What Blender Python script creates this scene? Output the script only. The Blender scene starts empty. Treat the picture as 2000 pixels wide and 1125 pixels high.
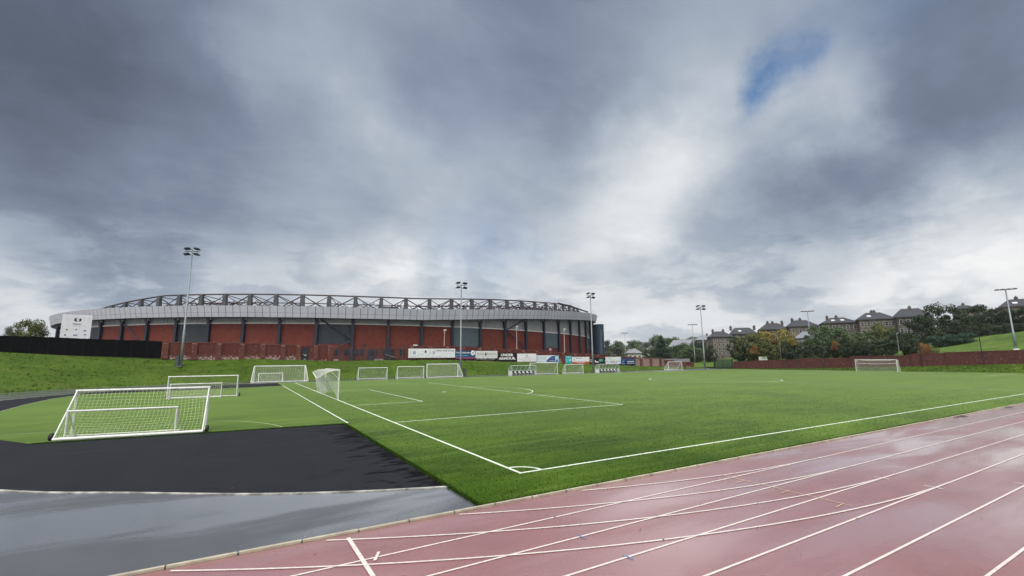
import bpy, math, random
from mathutils import Vector, Matrix
random.seed(7)
R = math.radians
scene = bpy.context.scene
COL = scene.collection

# ------------------------------------------------------------------ camera
F_PX, YAW, PITCH, ROLL = 883.84, 0.5330, 0.1565, -0.0091
CAM = Vector((-7.1706, -11.7695, 3.258))
fw = Vector((math.sin(YAW)*math.cos(PITCH), math.cos(YAW)*math.cos(PITCH), math.sin(PITCH)))
r0 = Vector((math.cos(YAW), -math.sin(YAW), 0)); u0 = r0.cross(fw)
rt = r0*math.cos(ROLL)+u0*math.sin(ROLL); up = u0*math.cos(ROLL)-r0*math.sin(ROLL)
cam = bpy.data.objects.new('camera', bpy.data.cameras.new('camera'))
COL.objects.link(cam); scene.camera = cam
m3 = Matrix((rt, up, -fw)).transposed()
cam.matrix_world = Matrix.Translation(CAM) @ m3.to_4x4()
cam.data.sensor_width = 36; cam.data.lens = 36*F_PX/2000
cam.data.clip_start = 0.1; cam.data.clip_end = 8000

def ray(x, y): return fw + (x-1000)/F_PX*rt - (y-562.5)/F_PX*up
def G0(x, y, z=0.0):
    d = ray(x, y); return CAM + d*((z-CAM.z)/d.z)
def atY(x, y, Y):
    d = ray(x, y); return CAM + d*((Y-CAM.y)/d.y)
def atX(x, y, X):
    d = ray(x, y); return CAM + d*((X-CAM.x)/d.x)
def atD(x, y, D):
    d = ray(x, y); return CAM + d*(D/math.hypot(d.x, d.y))

# ------------------------------------------------------------------ light, sky, exposure
scene.view_settings.view_transform = 'Standard'
scene.view_settings.look = 'None'
scene.view_settings.exposure = 0.0
scene.view_settings.gamma = 1.0
SUN_EL, SUN_AZ = R(60), R(228)          # azimuth clockwise from +Y
sl = bpy.data.lights.new('sun', 'SUN'); sl.energy = 1.5; sl.angle = R(24); sl.color = (1.0, 0.965, 0.91)
sun = bpy.data.objects.new('sun', sl); COL.objects.link(sun)
sd = Vector((math.sin(SUN_AZ)*math.cos(SUN_EL), math.cos(SUN_AZ)*math.cos(SUN_EL), math.sin(SUN_EL)))
sun.rotation_euler = sd.to_track_quat('Z', 'Y').to_euler()

world = bpy.data.worlds.new('World'); scene.world = world; world.use_nodes = True
nt = world.node_tree; N = nt.nodes; L = nt.links
for n in list(N): N.remove(n)
def nd(tree, t, **kw):
    n = tree.nodes.new(t)
    for k, v in kw.items(): setattr(n, k, v)
    return n
def put(tree, sock, v):
    if hasattr(v, 'is_output'): tree.links.new(v, sock)
    else: sock.default_value = v
def math_(tree, op, a, b=None, c=None, clamp=False):
    n = nd(tree, 'ShaderNodeMath', operation=op, use_clamp=clamp)
    for i, v in enumerate((a, b, c)):
        if v is not None: put(tree, n.inputs[i], v)
    return n.outputs[0]
def vmath(tree, op, a, b=None, sc=None):
    n = nd(tree, 'ShaderNodeVectorMath', operation=op)
    put(tree, n.inputs[0], a)
    if b is not None: put(tree, n.inputs[1], b)
    if sc is not None: put(tree, n.inputs['Scale'], sc)
    return n.outputs['Value'] if op in ('DISTANCE', 'LENGTH', 'DOT_PRODUCT') else n.outputs[0]
def noise(tree, vec, scale, detail=4, rough=.5, dist=0.0, col=False):
    n = nd(tree, 'ShaderNodeTexNoise')
    if vec is not None: put(tree, n.inputs['Vector'], vec)
    n.inputs['Scale'].default_value = scale; n.inputs['Detail'].default_value = detail
    n.inputs['Roughness'].default_value = rough; n.inputs['Distortion'].default_value = dist
    return n.outputs['Color' if col else 'Fac']
def maprange(tree, v, a, b, c, d, smooth=False):
    n = nd(tree, 'ShaderNodeMapRange')
    if smooth: n.interpolation_type = 'SMOOTHSTEP'
    put(tree, n.inputs[0], v)
    for i, q in enumerate((a, b, c, d)): put(tree, n.inputs[i+1], q)
    return n.outputs[0]
def ramp(tree, v, stops):
    n = nd(tree, 'ShaderNodeValToRGB')
    put(tree, n.inputs[0], v)
    e = n.color_ramp.elements
    while len(e) < len(stops): e.new(.5)
    for i, (p, c) in enumerate(stops):
        e[i].position = p; e[i].color = (*c, 1) if len(c) == 3 else c
    return n.outputs[0]
def mixc(tree, f, a, b, mode='MIX'):
    n = nd(tree, 'ShaderNodeMix', data_type='RGBA', blend_type=mode)
    put(tree, n.inputs[0], f)
    for i, v in ((6, a), (7, b)):
        if isinstance(v, tuple) and len(v) == 3: v = (*v, 1)
        put(tree, n.inputs[i], v)
    return n.outputs[2]

W = nt
tc = nd(W, 'ShaderNodeTexCoord').outputs['Generated']
wn = vmath(W, 'SUBTRACT', noise(W, tc, 2.6, 7, .60, 0, True), (.5, .5, .5))
dw = vmath(W, 'ADD', tc, vmath(W, 'SCALE', wn, sc=.34))
sep = nd(W, 'ShaderNodeSeparateXYZ'); L.new(tc, sep.inputs[0])
zc = math_(W, 'MAXIMUM', sep.outputs[2], 0.0)
den = math_(W, 'ADD', zc, .22)
cmb = nd(W, 'ShaderNodeCombineXYZ')
L.new(math_(W, 'DIVIDE', sep.outputs[0], den), cmb.inputs[0]); L.new(math_(W, 'DIVIDE', sep.outputs[1], den), cmb.inputs[1])
plane = cmb.outputs[0]
def sdir(x, y): return ray(x, y).normalized()
def blobsum(items, start=None):
    acc = start
    for (x, y, r, a) in items:
        c = sdir(x, y) if not isinstance(x, Vector) else x
        d = vmath(W, 'DISTANCE', dw, tuple(c))
        f = maprange(W, d, 0.0, r/884*.92, a, 0.0, True)
        acc = f if acc is None else math_(W, 'ADD', acc, f)
    return acc
base = maprange(W, zc, 0.0, .55, .82, .58)
v = blobsum([(10, 100, 480, -.33), (40, 380, 360, -.05), (380, 230, 420, -.06), (330, 430, 300, -.04), (640, 380, 260, -.06),
             (1000, 20, 420, -.15), (1760, 330, 230, -.13), (1960, 240, 260, -.20), (1560, 420, 190, -.16), (1960, 40, 300, -.19),
             (1250, 530, 130, -.08), (1380, 470, 150, -.11), (980, 500, 60, -.10), (1650, 390, 170, -.06), (60, 20, 260, -.06),
             (1260, 330, 200, .22), (1150, 440, 200, .07), (1330, 280, 120, .07), (770, 520, 130, .26), (640, 500, 80, .16), (910, 550, 80, .20), (300, 540, 180, .06),
             (1960, 420, 210, .26), (1780, 490, 180, .18), (1360, 200, 200, .05), (520, 170, 110, .09), (740, 250, 150, .12), (60, 560, 120, .12), (1200, 610, 240, .10), (1450, 610, 200, .06),
             (1660, 230, 150, .14), (1500, 300, 140, .06), (1900, 130, 90, .08), (950, 300, 200, .05)], base)
n1 = noise(W, vmath(W, 'MULTIPLY', plane, (1.0, 1.0, 1.0)), 1.15, 7, .56, .35)
n2 = noise(W, vmath(W, 'MULTIPLY', plane, (.55, 1.3, 1)), 3.4, 6, .6, .5)
v = math_(W, 'ADD', v, maprange(W, n1, .25, .75, -.10, .10))
v = math_(W, 'ADD', v, maprange(W, n2, .25, .75, -.035, .035))
low = maprange(W, zc, .04, .34, 1.0, 0.0, True)
n3 = noise(W, vmath(W, 'MULTIPLY', tc, (1, 1, 2.6)), 6.5, 7, .58, .3)
v = math_(W, 'ADD', v, math_(W, 'MULTIPLY', low, maprange(W, n3, .42, .56, -.11, .08, True)))
n4 = noise(W, vmath(W, 'MULTIPLY', plane, (1.0, .8, 1)), 2.0, 8, .62, .2)
v = math_(W, 'ADD', v, maprange(W, n4, .40, .66, -.022, .022, True))
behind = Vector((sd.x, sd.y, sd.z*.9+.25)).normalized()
v = math_(W, 'ADD', v, maprange(W, vmath(W, 'DISTANCE', tc, tuple(behind)), .25, 1.2, 1.3, 0.0, True))  # bright lobe added to the unseen sky as fill light for the ground
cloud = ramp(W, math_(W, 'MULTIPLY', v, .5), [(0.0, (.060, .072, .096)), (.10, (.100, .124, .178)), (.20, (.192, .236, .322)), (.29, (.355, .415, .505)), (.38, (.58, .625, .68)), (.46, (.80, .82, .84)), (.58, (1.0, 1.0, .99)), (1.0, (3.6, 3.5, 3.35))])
sky = nd(W, 'ShaderNodeTexSky', sky_type='NISHITA')
sky.sun_disc = False; sky.sun_elevation = SUN_EL; sky.sun_rotation = SUN_AZ; sky.altitude = 50; sky.dust_density = .6; sky.ozone_density = 2.0
skyc = vmath(W, 'MULTIPLY', sky.outputs[0], (.62, 1.05, 1.30))
bl = blobsum([(1513, 150, 82, 1.0), (1560, 70, 80, .2), (1490, 215, 60, .3), (930, 470, 150, .22), (1000, 520, 90, .16), (1740, 20, 150, .2), (900, 200, 200, .10)])
bl = math_(W, 'MULTIPLY', bl, maprange(W, noise(W, plane, 3, 5, .6), .30, .52, .55, 1.0), clamp=True)
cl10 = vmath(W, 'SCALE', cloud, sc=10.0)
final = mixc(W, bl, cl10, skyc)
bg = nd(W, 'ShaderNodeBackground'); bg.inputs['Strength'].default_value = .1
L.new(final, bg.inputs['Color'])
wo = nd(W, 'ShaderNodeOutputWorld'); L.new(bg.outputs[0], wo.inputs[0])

# ------------------------------------------------------------------ mesh helpers
def tag(o, label=None, cat=None, group=None, kind=None):
    if label: o['label'] = label
    if cat: o['category'] = cat
    if group: o['group'] = group
    if kind: o['kind'] = kind
    return o
def empty(name, loc, label, cat, group=None, rz=0.0):
    o = bpy.data.objects.new(name, None); COL.objects.link(o); o.location = loc; o.rotation_euler = (0, 0, rz)
    o.empty_display_size = .3
    return tag(o, label, cat, group)
class MB:
    def __init__(s): s.v = []; s.f = []; s.m = []
    def poly(s, pts, m=0):
        i = len(s.v); s.v += [tuple(p) for p in pts]; s.f.append(tuple(range(i, i+len(pts)))); s.m.append(m)
    def box(s, x0, x1, y0, y1, z0, z1, m=0):
        i = len(s.v)
        s.v += [(x0, y0, z0), (x1, y0, z0), (x1, y1, z0), (x0, y1, z0), (x0, y0, z1), (x1, y0, z1), (x1, y1, z1), (x0, y1, z1)]
        for q in ((0, 3, 2, 1), (4, 5, 6, 7), (0, 1, 5, 4), (1, 2, 6, 5), (2, 3, 7, 6), (3, 0, 4, 7)):
            s.f.append(tuple(i+k for k in q)); s.m.append(m)
    def obox(s, c, ax, ay, az, hx, hy, hz, m=0):
        c = Vector(c); i = len(s.v)
        for dz in (-1, 1):
            for dx, dy in ((-1, -1), (1, -1), (1, 1), (-1, 1)):
                s.v.append(tuple(c+ax*hx*dx+ay*hy*dy+az*hz*dz))
        for q in ((0, 3, 2, 1), (4, 5, 6, 7), (0, 1, 5, 4), (1, 2, 6, 5), (2, 3, 7, 6), (3, 0, 4, 7)):
            s.f.append(tuple(i+k for k in q)); s.m.append(m)
    def tube(s, pts, r, n=6, m=0, cap=True):
        pts = [Vector(p) for p in pts]; i0 = len(s.v)
        rs = r if isinstance(r, (list, tuple)) else [r]*len(pts)
        for k, p in enumerate(pts):
            t = (pts[min(k+1, len(pts)-1)]-pts[max(k-1, 0)])
            if t.length < 1e-9: t = Vector((0, 0, 1))
            t.normalize()
            a = t.cross(Vector((0, 0, 1)))
            if a.length < .05: a = t.cross(Vector((1, 0, 0)))
            a.normalize(); b = t.cross(a)
            for j in range(n):
                th = 2*math.pi*j/n
                s.v.append(tuple(p+(a*math.cos(th)+b*math.sin(th))*rs[k]))
        for k in range(len(pts)-1):
            for j in range(n):
                a_, b_ = i0+k*n+j, i0+k*n+(j+1) % n
                s.f.append((a_, b_, b_+n, a_+n)); s.m.append(m)
        if cap and n > 2:
            s.f.append(tuple(i0+j for j in range(n))[::-1]); s.m.append(m)
            e = i0+(len(pts)-1)*n; s.f.append(tuple(e+j for j in range(n))); s.m.append(m)
    def strip(s, a, b, m=0):           # quad strip between two polylines
        i = len(s.v); n = len(a)
        for p, q in zip(a, b): s.v += [tuple(p), tuple(q)]
        for k in range(n-1):
            s.f.append((i+2*k, i+2*k+1, i+2*k+3, i+2*k+2)); s.m.append(m)
    def mesh(s, name, mats, smooth=False):
        me = bpy.data.meshes.new(name); me.from_pydata(s.v, [], s.f)
        for q in (mats if isinstance(mats, (list, tuple)) else [mats]): me.materials.append(q)
        if any(s.m): me.polygons.foreach_set('material_index', s.m)
        if smooth: me.polygons.foreach_set('use_smooth', [True]*len(s.f))
        me.update(); return me
    def build(s, name, mats, parent=None, smooth=False):
        o = bpy.data.objects.new(name, s.mesh(name, mats, smooth)); COL.objects.link(o)
        if parent: o.parent = parent
        return o
def kids(o): return [c for c in bpy.data.objects if c.parent == o]
def copy_tree(o, parent=None):
    c = o.copy(); COL.objects.link(c); c.parent = parent
    for k in kids(o): copy_tree(k, c)
    return c

# ------------------------------------------------------------------ materials
def pm(name, c1, c2=None, scale=3.0, rough=.7, spec=.3, bump=0.0, bscale=40.0, metal=0.0, detail=5, lo=.35, hi=.65, coord='Object', sheen=0.0, stint=(1, 1, 1)):
    m = bpy.data.materials.new(name); m.use_nodes = True; t = m.node_tree
    p = t.nodes['Principled BSDF']
    p.inputs['Roughness'].default_value = rough; p.inputs['Metallic'].default_value = metal
    p.inputs['Specular IOR Level'].default_value = spec
    co = nd(t, 'ShaderNodeTexCoord').outputs[coord]
    if c2 is None: c2 = tuple(x*.8 for x in c1)
    f = maprange(t, noise(t, co, scale, detail, .6), lo, hi, 0, 1)
    put(t, p.inputs['Base Color'], mixc(t, f, c1, c2))
    if bump:
        b = nd(t, 'ShaderNodeBump'); b.inputs['Strength'].default_value = bump; b.inputs['Distance'].default_value = .02
        put(t, b.inputs['Height'], noise(t, co, bscale, 4, .6)); put(t, p.inputs['Normal'], b.outputs[0])
    if sheen:
        p.inputs['Sheen Weight'].default_value = sheen; p.inputs['Sheen Roughness'].default_value = .5
        p.inputs['Sheen Tint'].default_value = (*stint, 1)
    m['t'] = 1
    return m
def grass_mat(name, dark, light, streak, sheen, big, fine, tone=None):
    m = bpy.data.materials.new(name); m.use_nodes = True; t = m.node_tree; p = t.nodes['Principled BSDF']
    co = nd(t, 'ShaderNodeTexCoord').outputs['Object']
    a = math_(t, 'MULTIPLY_ADD', maprange(t, noise(t, co, fine*.5, 3, .7), .3, .7, 0, 1), .5, math_(t, 'MULTIPLY', maprange(t, noise(t, co, fine*2, 2, .7), .3, .7, 0, 1), .5))
    b = noise(t, vmath(t, 'MULTIPLY', co, streak), big, 6, .62, .3)
    c = noise(t, vmath(t, 'MULTIPLY', co, (1, 1.2, 1)), .09, 4, .55, .6)
    f = math_(t, 'ADD', math_(t, 'MULTIPLY', maprange(t, a, .15, .85, 0, 1), .62 if name == 'turf' else .32), math_(t, 'ADD', maprange(t, b, .33, .67, -.22, .42), maprange(t, c, .35, .65, -.22, .28)))
    cc = mixc(t, math_(t, 'MULTIPLY', f, 1.0, clamp=True), dark, light)
    if name == 'turf':
        sp = nd(t, 'ShaderNodeSeparateXYZ'); put(t, sp.inputs[0], co)
        wv = math_(t, 'SINE', math_(t, 'MULTIPLY_ADD', sp.outputs[1], 1.13, math_(t, 'MULTIPLY', c, 2.2)))
        f = math_(t, 'MULTIPLY_ADD', wv, .055, f)
        cc = mixc(t, math_(t, 'MULTIPLY', f, 1.0, clamp=True), dark, light)
        cc = mixc(t, maprange(t, noise(t, vmath(t, 'MULTIPLY', co, (.18, 2.2, 1)), .9, 5, .6, .4), .50, .74, 0, .32), cc, (.17, .24, .06))
    if tone:
        g = maprange(t, noise(t, co, tone[1], 5, .6, .5), .5, .72, 0, tone[2])
        cc = mixc(t, g, cc, tone[0])
    put(t, p.inputs['Base Color'], cc)
    p.inputs['Roughness'].default_value = .85; p.inputs['Specular IOR Level'].default_value = .08 if name == 'turf' else .15
    p.inputs['Specular Tint'].default_value = (.8, 1, .3, 1)
    p.inputs['Sheen Weight'].default_value = sheen; p.inputs['Sheen Roughness'].default_value = .20 if name == 'turf' else .4
    p.inputs['Sheen Tint'].default_value = (.70, .92, .34, 1)
    bm = nd(t, 'ShaderNodeBump'); bm.inputs['Strength'].default_value = .07 if name == 'turf' else 1.0; bm.inputs['Distance'].default_value = .04
    put(t, bm.inputs['Height'], a); put(t, p.inputs['Normal'], bm.outputs[0])
    return m
def wet_mat(name, c1, c2, cwet_sheen, rdry, rwet, scale, stretch, lo, hi, spec=.5, grain=260, bump=.35, flecks=None, coat=1.0):
    m = bpy.data.materials.new(name); m.use_nodes = True; t = m.node_tree; p = t.nodes['Principled BSDF']
    co = nd(t, 'ShaderNodeTexCoord').outputs['Object']
    g = noise(t, co, grain, 2, .7)
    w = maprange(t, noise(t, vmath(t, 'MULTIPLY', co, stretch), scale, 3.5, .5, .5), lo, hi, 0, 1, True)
    c = mixc(t, maprange(t, noise(t, co, .8, 5, .6), .3, .7, 0, 1), c1, c2)
    g2 = noise(t, co, 17, 5, .82)
    c = mixc(t, maprange(t, g2, .32, .68, .0, .62), c, tuple(q*.42 for q in c1))
    c = mixc(t, math_(t, 'MULTIPLY', w, .85), c, cwet_sheen)
    if flecks: c = mixc(t, maprange(t, noise(t, co, 90, 2, .5), .70, .74, 0, flecks), c, (.5, .5, .5))
    if name == 'black_asphalt':            # damp stains beside the turf edge
        mp = nd(t, 'ShaderNodeMapping'); put(t, mp.inputs['Vector'], co); mp.inputs['Rotation'].default_value = (0, 0, YAW); mp.inputs['Scale'].default_value = (.62, 2.0, 1)
        sp = nd(t, 'ShaderNodeSeparateXYZ'); put(t, sp.inputs[0], co)
        near = maprange(t, sp.outputs[0], -5.6, -2.7, -.22, .035)
        st = maprange(t, math_(t, 'ADD', noise(t, mp.outputs[0], 1.5, 5, .6), near), .50, .57, 0, 1, True)
        c = mixc(t, math_(t, 'MULTIPLY', st, .85), c, (.003, .003, .004)); put(t, p.inputs['Specular IOR Level'], maprange(t, st, 0, 1, spec, .05)); p.inputs['Specular Tint'].default_value = (.9, .95, 1, 1)
    put(t, p.inputs['Base Color'], c)
    put(t, p.inputs['Roughness'], maprange(t, w, 0, 1, rdry, rwet))
    put(t, p.inputs['Coat Weight'], maprange(t, w, 0, 1, coat*.6, coat)); put(t, p.inputs['Coat Roughness'], maprange(t, w, 0, 1, rdry*.8, rwet*.7)); p.inputs['Coat IOR'].default_value = 1.55
    if name != 'black_asphalt': p.inputs['Specular IOR Level'].default_value = spec
    bm = nd(t, 'ShaderNodeBump'); bm.inputs['Distance'].default_value = .01
    put(t, bm.inputs['Strength'], maprange(t, w, 0, 1, bump, bump*.3))
    put(t, bm.inputs['Height'], g); put(t, p.inputs['Normal'], bm.outputs[0])
    return m
M = {}
M['turf'] = grass_mat('turf', (.007, .028, .001), (.064, .126, .008), (.35, 1, 1), 1.0, .55, 22)
M['rough'] = grass_mat('rough_grass', (.032, .066, .006), (.080, .138, .014), (.6, 1, 1), .12, .8, 9, ((.10, .10, .03), .25, .35))
M['hill'] = grass_mat('hill_grass', (.042, .080, .014), (.115, .175, .034), (.6, 1, 1), .12, .3, 3)
M['ground'] = pm('ground_soil', (.06, .08, .03), (.10, .10, .05), .05, .9, .1)
M['track'] = wet_mat('red_track', (.32, .125, .122), (.245, .094, .094), (.31, .15, .155), .36, .17, .30, (.55, 1.9, 1), .36, .66, .9, 240, .30, None, 1.0)
M['wetasph'] = wet_mat('wet_asphalt', (.075, .079, .092), (.045, .048, .057), (.136, .138, .145), .44, .15, .20, (.7, 2.4, 1), .42, .57, 1.0, 70, .8)  # paler wet-patch colour has the sky's reflection painted into it
M['black'] = wet_mat('black_asphalt', (.020, .0215, .026), (.013, .014, .0175), (.012, .012, .015), .8, .7, .45, (.5, 2.2, 1), .58, .72, .15, 38, 1.0, None, 0.0)
M['far_asph'] = wet_mat('far_asphalt', (.06, .062, .07), (.05, .052, .058), (.05, .052, .06), .45, .16, .2, (.4, 2, 1), .4, .6, .5, 120, .3)
M['line'] = pm('line_paint', (.72, .76, .68), (.36, .48, .26), 16, .7, .2, lo=.42, hi=.85)
M['tline'] = pm('track_paint', (.66, .61, .58), (.44, .33, .31), 11, .45, .4, lo=.45, hi=.85)
M['faint'] = pm('worn_line_paint', (.42, .50, .30), (.20, .28, .09), 5, .7, .2)
M['yellow'] = pm('yellow_paint', (.62, .50, .30), (.45, .30, .22), 8, .5, .3)
M['bluep'] = pm('blue_paint', (.10, .25, .45), (.10, .2, .35), 8, .5, .3)
M['kerb'] = pm('kerb_stone', (.50, .45, .34), (.34, .30, .24), 3, .7, .3)
M['stone'] = pm('white_stone', (.48, .47, .44), (.16, .16, .15), 2.2, .8, .2, lo=.4, hi=.62)
M['white'] = pm('white_paint', (.72, .73, .72), (.58, .59, .57), 3, .35, .5)
M['net'] = pm('net_cord', (.78, .80, .76), (.68, .70, .66), 3, .8, .2)
M['gnet'] = pm('green_net_cord', (.62, .74, .40), (.55, .68, .34), 3, .8, .2)
M['rubber'] = pm('rubber', (.02, .02, .022), None, 3, .6, .3)
M['galv'] = pm('galvanised_steel', (.24, .27, .29), (.17, .20, .22), 2, .45, .5, metal=.35)
M['dark'] = pm('dark_metal', (.018, .020, .026), (.028, .03, .038), 3, .5, .4)
M['blackpost'] = pm('black_post', (.012, .013, .015), (.008, .009, .01), 1.5, .8, .1)
M['blackscreen'] = pm('black_screen', (.0025, .003, .004), (.006, .007, .008), 1.5, .9, .03)
M['lamp'] = pm('lamp_housing', (.02, .022, .027), None, 3, .45, .4)
M['lampglass'] = pm('lamp_glass', (.07, .075, .08), None, 3, .2, .6)
def brick_mat(name, c1, c2, mortar, fleck, sc=1.0, fl=.62):
    m = bpy.data.materials.new(name); m.use_nodes = True; t = m.node_tree; p = t.nodes['Principled BSDF']
    co = nd(t, 'ShaderNodeTexCoord').outputs['Object']
    sp = nd(t, 'ShaderNodeSeparateXYZ'); put(t, sp.inputs[0], co)
    cb = nd(t, 'ShaderNodeCombineXYZ'); put(t, cb.inputs[0], math_(t, 'ADD', sp.outputs[0], sp.outputs[1])); put(t, cb.inputs[1], sp.outputs[2])
    b = nd(t, 'ShaderNodeTexBrick'); put(t, b.inputs['Vector'], cb.outputs[0])
    b.inputs['Color1'].default_value = (*c1, 1); b.inputs['Color2'].default_value = (*c2, 1); b.inputs['Mortar'].default_value = (*mortar, 1)
    b.inputs['Scale'].default_value = 4.4*sc; b.inputs['Mortar Size'].default_value = .012; b.inputs['Bias'].default_value = 0
    c = b.outputs[0]
    c = mixc(t, maprange(t, noise(t, co, .9, 7, .75), .35, .65, 0, .75), c, tuple(q*.55 for q in c1))
    c = mixc(t, maprange(t, noise(t, vmath(t, 'MULTIPLY', co, (1.0, 1.0, 2.0)), 3.2, 4, .75), fl, fl+.06, 0, fleck), c, (.62, .54, .50))
    if name == 'weathered_brick':            # lime bloom along the foot of the wall
        lowz = maprange(t, sp.outputs[2], -.2, .75, .17, 0)
        c = mixc(t, maprange(t, math_(t, 'ADD', noise(t, vmath(t, 'MULTIPLY', co, (1.2, 1.2, 3)), 2.2, 5, .75), lowz), .66, .71, 0, .9), c, (.55, .47, .44))
    put(t, p.inputs['Base Color'], c); p.inputs['Roughness'].default_value = .85; p.inputs['Specular IOR Level'].default_value = .15
    return m
M['brick'] = brick_mat('red_brick', (.185, .046, .032), (.145, .036, .027), (.15, .055, .042), .5, 1.0, .66)
M['oldbrick'] = brick_mat('weathered_brick', (.155, .043, .033), (.105, .032, .027), (.12, .055, .045), .8, 1.0, .612)
M['pierbrick'] = brick_mat('pier_brick', (.165, .055, .042), (.12, .042, .034), (.14, .075, .06), .8, 1.0, .595)
M['rightbrick'] = brick_mat('dull_brick', (.120, .040, .036), (.085, .031, .030), (.10, .05, .05), .8, 1.0, .605)
M['coping'] = pm('coping_stone', (.20, .085, .07), (.12, .05, .045), 2, .8, .2)
M['fascia'] = pm('silver_cladding', (.53, .545, .60), (.47, .48, .535), .3, .45, .4)
M['cladding'] = pm('grey_cladding', (.29, .295, .30), (.24, .245, .25), .6, .5, .4)
M['teal'] = pm('slate_blue_cladding', (.030, .038, .046), (.022, .028, .034), .5, .5, .4)
M['teallight'] = pm('grey_blue_cladding', (.075, .105, .118), (.06, .088, .1), .5, .45, .4)
M['navy'] = pm('navy_steel', (.012, .016, .032), (.018, .022, .04), 2, .5, .4)
M['sill'] = pm('pale_sill', (.62, .60, .57), None, 2, .6, .3)
M['rust'] = pm('dark_red_steel', (.055, .020, .019), (.030, .014, .015), 2, .6, .3)
M['truss'] = pm('truss_steel', (.026, .020, .023), (.042, .024, .024), 1.2, .55, .4)
M['pylon'] = pm('grey_steel', (.085, .088, .094), (.05, .05, .055), 2, .5, .4)
M['roof'] = pm('roof_deck', (.22, .22, .24), None, 1, .6, .3)
M['glassdark'] = pm('dark_glass', (.015, .02, .028), (.03, .035, .045), .6, .12, .6)
M['concrete'] = pm('concrete', (.42, .36, .35), (.34, .30, .29), 1.5, .8, .2)
M['silo'] = pm('blue_silo', (.022, .048, .085), (.018, .038, .07), .8, .5, .4)
M['slate'] = pm('slate_roof', (.046, .047, .056), (.030, .031, .038), 1.3, .55, .4)
M['slatelight'] = pm('pale_slate_roof', (.24, .25, .28), (.17, .18, .2), 1.3, .55, .4)
M['rubble'] = pm('rubble_stone', (.20, .165, .14), (.075, .062, .055), .8, .9, .1, detail=8)
M['darkstone'] = pm('dark_stone', (.15, .128, .115), (.06, .053, .05), .8, .9, .1, detail=8)
M['cream'] = pm('cream_render', (.62, .60, .55), (.52, .50, .46), 1, .8, .2)
M['poly'] = None
mm = bpy.data.materials.new('clear_polycarbonate'); mm.use_nodes = True; t = mm.node_tree
p = t.nodes['Principled BSDF']; p.inputs['Base Color'].default_value = (.55, .68, .66, 1); p.inputs['Roughness'].default_value = .15
tr = nd(t, 'ShaderNodeBsdfTransparent'); tr.inputs[0].default_value = (.80, .88, .86, 1)
mx = nd(t, 'ShaderNodeMixShader'); mx.inputs[0].default_value = .22
t.links.new(tr.outputs[0], mx.inputs[1]); t.links.new(p.outputs[0], mx.inputs[2]); t.links.new(mx.outputs[0], t.nodes['Material Output'].inputs[0])
M['poly'] = mm
mm = bpy.data.materials.new('dark_scrim'); mm.use_nodes = True; t = mm.node_tree
p = t.nodes['Principled BSDF']; p.inputs['Base Color'].default_value = (.02, .022, .026, 1)
tr = nd(t, 'ShaderNodeBsdfTransparent'); mx = nd(t, 'ShaderNodeMixShader'); mx.inputs[0].default_value = .30
t.links.new(tr.outputs[0], mx.inputs[1]); t.links.new(p.outputs[0], mx.inputs[2]); t.links.new(mx.outputs[0], t.nodes['Material Output'].inputs[0])
M['scrim'] = mm
def flat(name, c, rough=.45): 
    k = 'f_'+name
    if k not in M: M[k] = pm(name, c, tuple(x*.9 for x in c), 1.5, rough, .35)
    return M[k]

# ------------------------------------------------------------------ terrain
TOE = [(-37, 10), (-36, 30), (-35, 42), (-33, 54), (-30.5, 61.5), (-26.5, 68), (-22, 72), (-15, 74.8), (-8, 75.8), (20, 75.6), (40, 75.0), (60, 74.2), (75, 73.8), (92, 76), (117, 80), (150, 86)]
def densify(pts, n=8):
    out = []
    P = [pts[0]]+pts+[pts[-1]]
    for i in range(1, len(P)-2):
        for k in range(n):
            q = k/n; o = []
            for c in (0, 1):
                a, b, c1, d = P[i-1][c], P[i][c], P[i+1][c], P[i+2][c]
                o.append(.5*(2*b+(c1-a)*q+(2*a-5*b+4*c1-d)*q*q+(3*b-a-3*c1+d)*q**3))
            out.append(tuple(o))
    return out+[pts[-1]]
TOE = densify(TOE, 4)
ZT = [(-100, 6.4), (-60, 6.0), (-38.5, 5.0), (-19.4, 4.22), (-3.3, 3.67), (8.3, 3.27), (31, 3.3), (46, 2.78), (64, 2.12), (92, 1.05), (105, .62), (118, .25), (150, .2)]
def lerp(tab, x):
    if x <= tab[0][0]: return tab[0][1]
    for (a, b), (c, d) in zip(tab, tab[1:]):
        if x <= c: return b+(d-b)*(x-a)/(c-a)
    return tab[-1][1]
def toe_d(X, Y):
    best = 1e9; sg = 1
    for (ax, ay), (bx, by) in zip(TOE, TOE[1:]):
        ex, ey = bx-ax, by-ay; q = max(0, min(1, ((X-ax)*ex+(Y-ay)*ey)/(ex*ex+ey*ey)))
        dx, dy = X-ax-q*ex, Y-ay-q*ey; dd = math.hypot(dx, dy)
        if dd < best: best = dd; sg = 1 if ex*dy-ey*dx > 0 else -1
    return best*sg
def bank_h(X, Y):
    d = toe_d(X, Y)
    if d <= 0: return -.03+d*.05
    w = 9.6+max(0, -X-5)*.32
    if X > 92: w = max(4.0, 9.6-(X-92)*.22)
    q = min(1, d/w); s = q*q*(3-2*q)*.55+q*.45
    return lerp(ZT, X)*s
def hill_h(X, Y):                      # slope beyond the right-hand wall
    dx, dy = X-CAM.x, Y-CAM.y; az = math.degrees(math.atan2(dx, dy)); d = math.hypot(dx, dy)
    h0 = lerp([(50, .2), (56, .3), (64, .9), (72, 1.3), (79, 1.9), (95, 2.8)], az)
    s = lerp([(48, .010), (54, .030), (58, .045), (64, .060), (70, .078), (75, .115), (79, .165), (95, .20)], az)
    e = max(0.0, X-123.5)
    return h0+s*min(e*1.15, lerp([(70, 150), (74, 60), (78, 46), (95, 44)], az))
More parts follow.
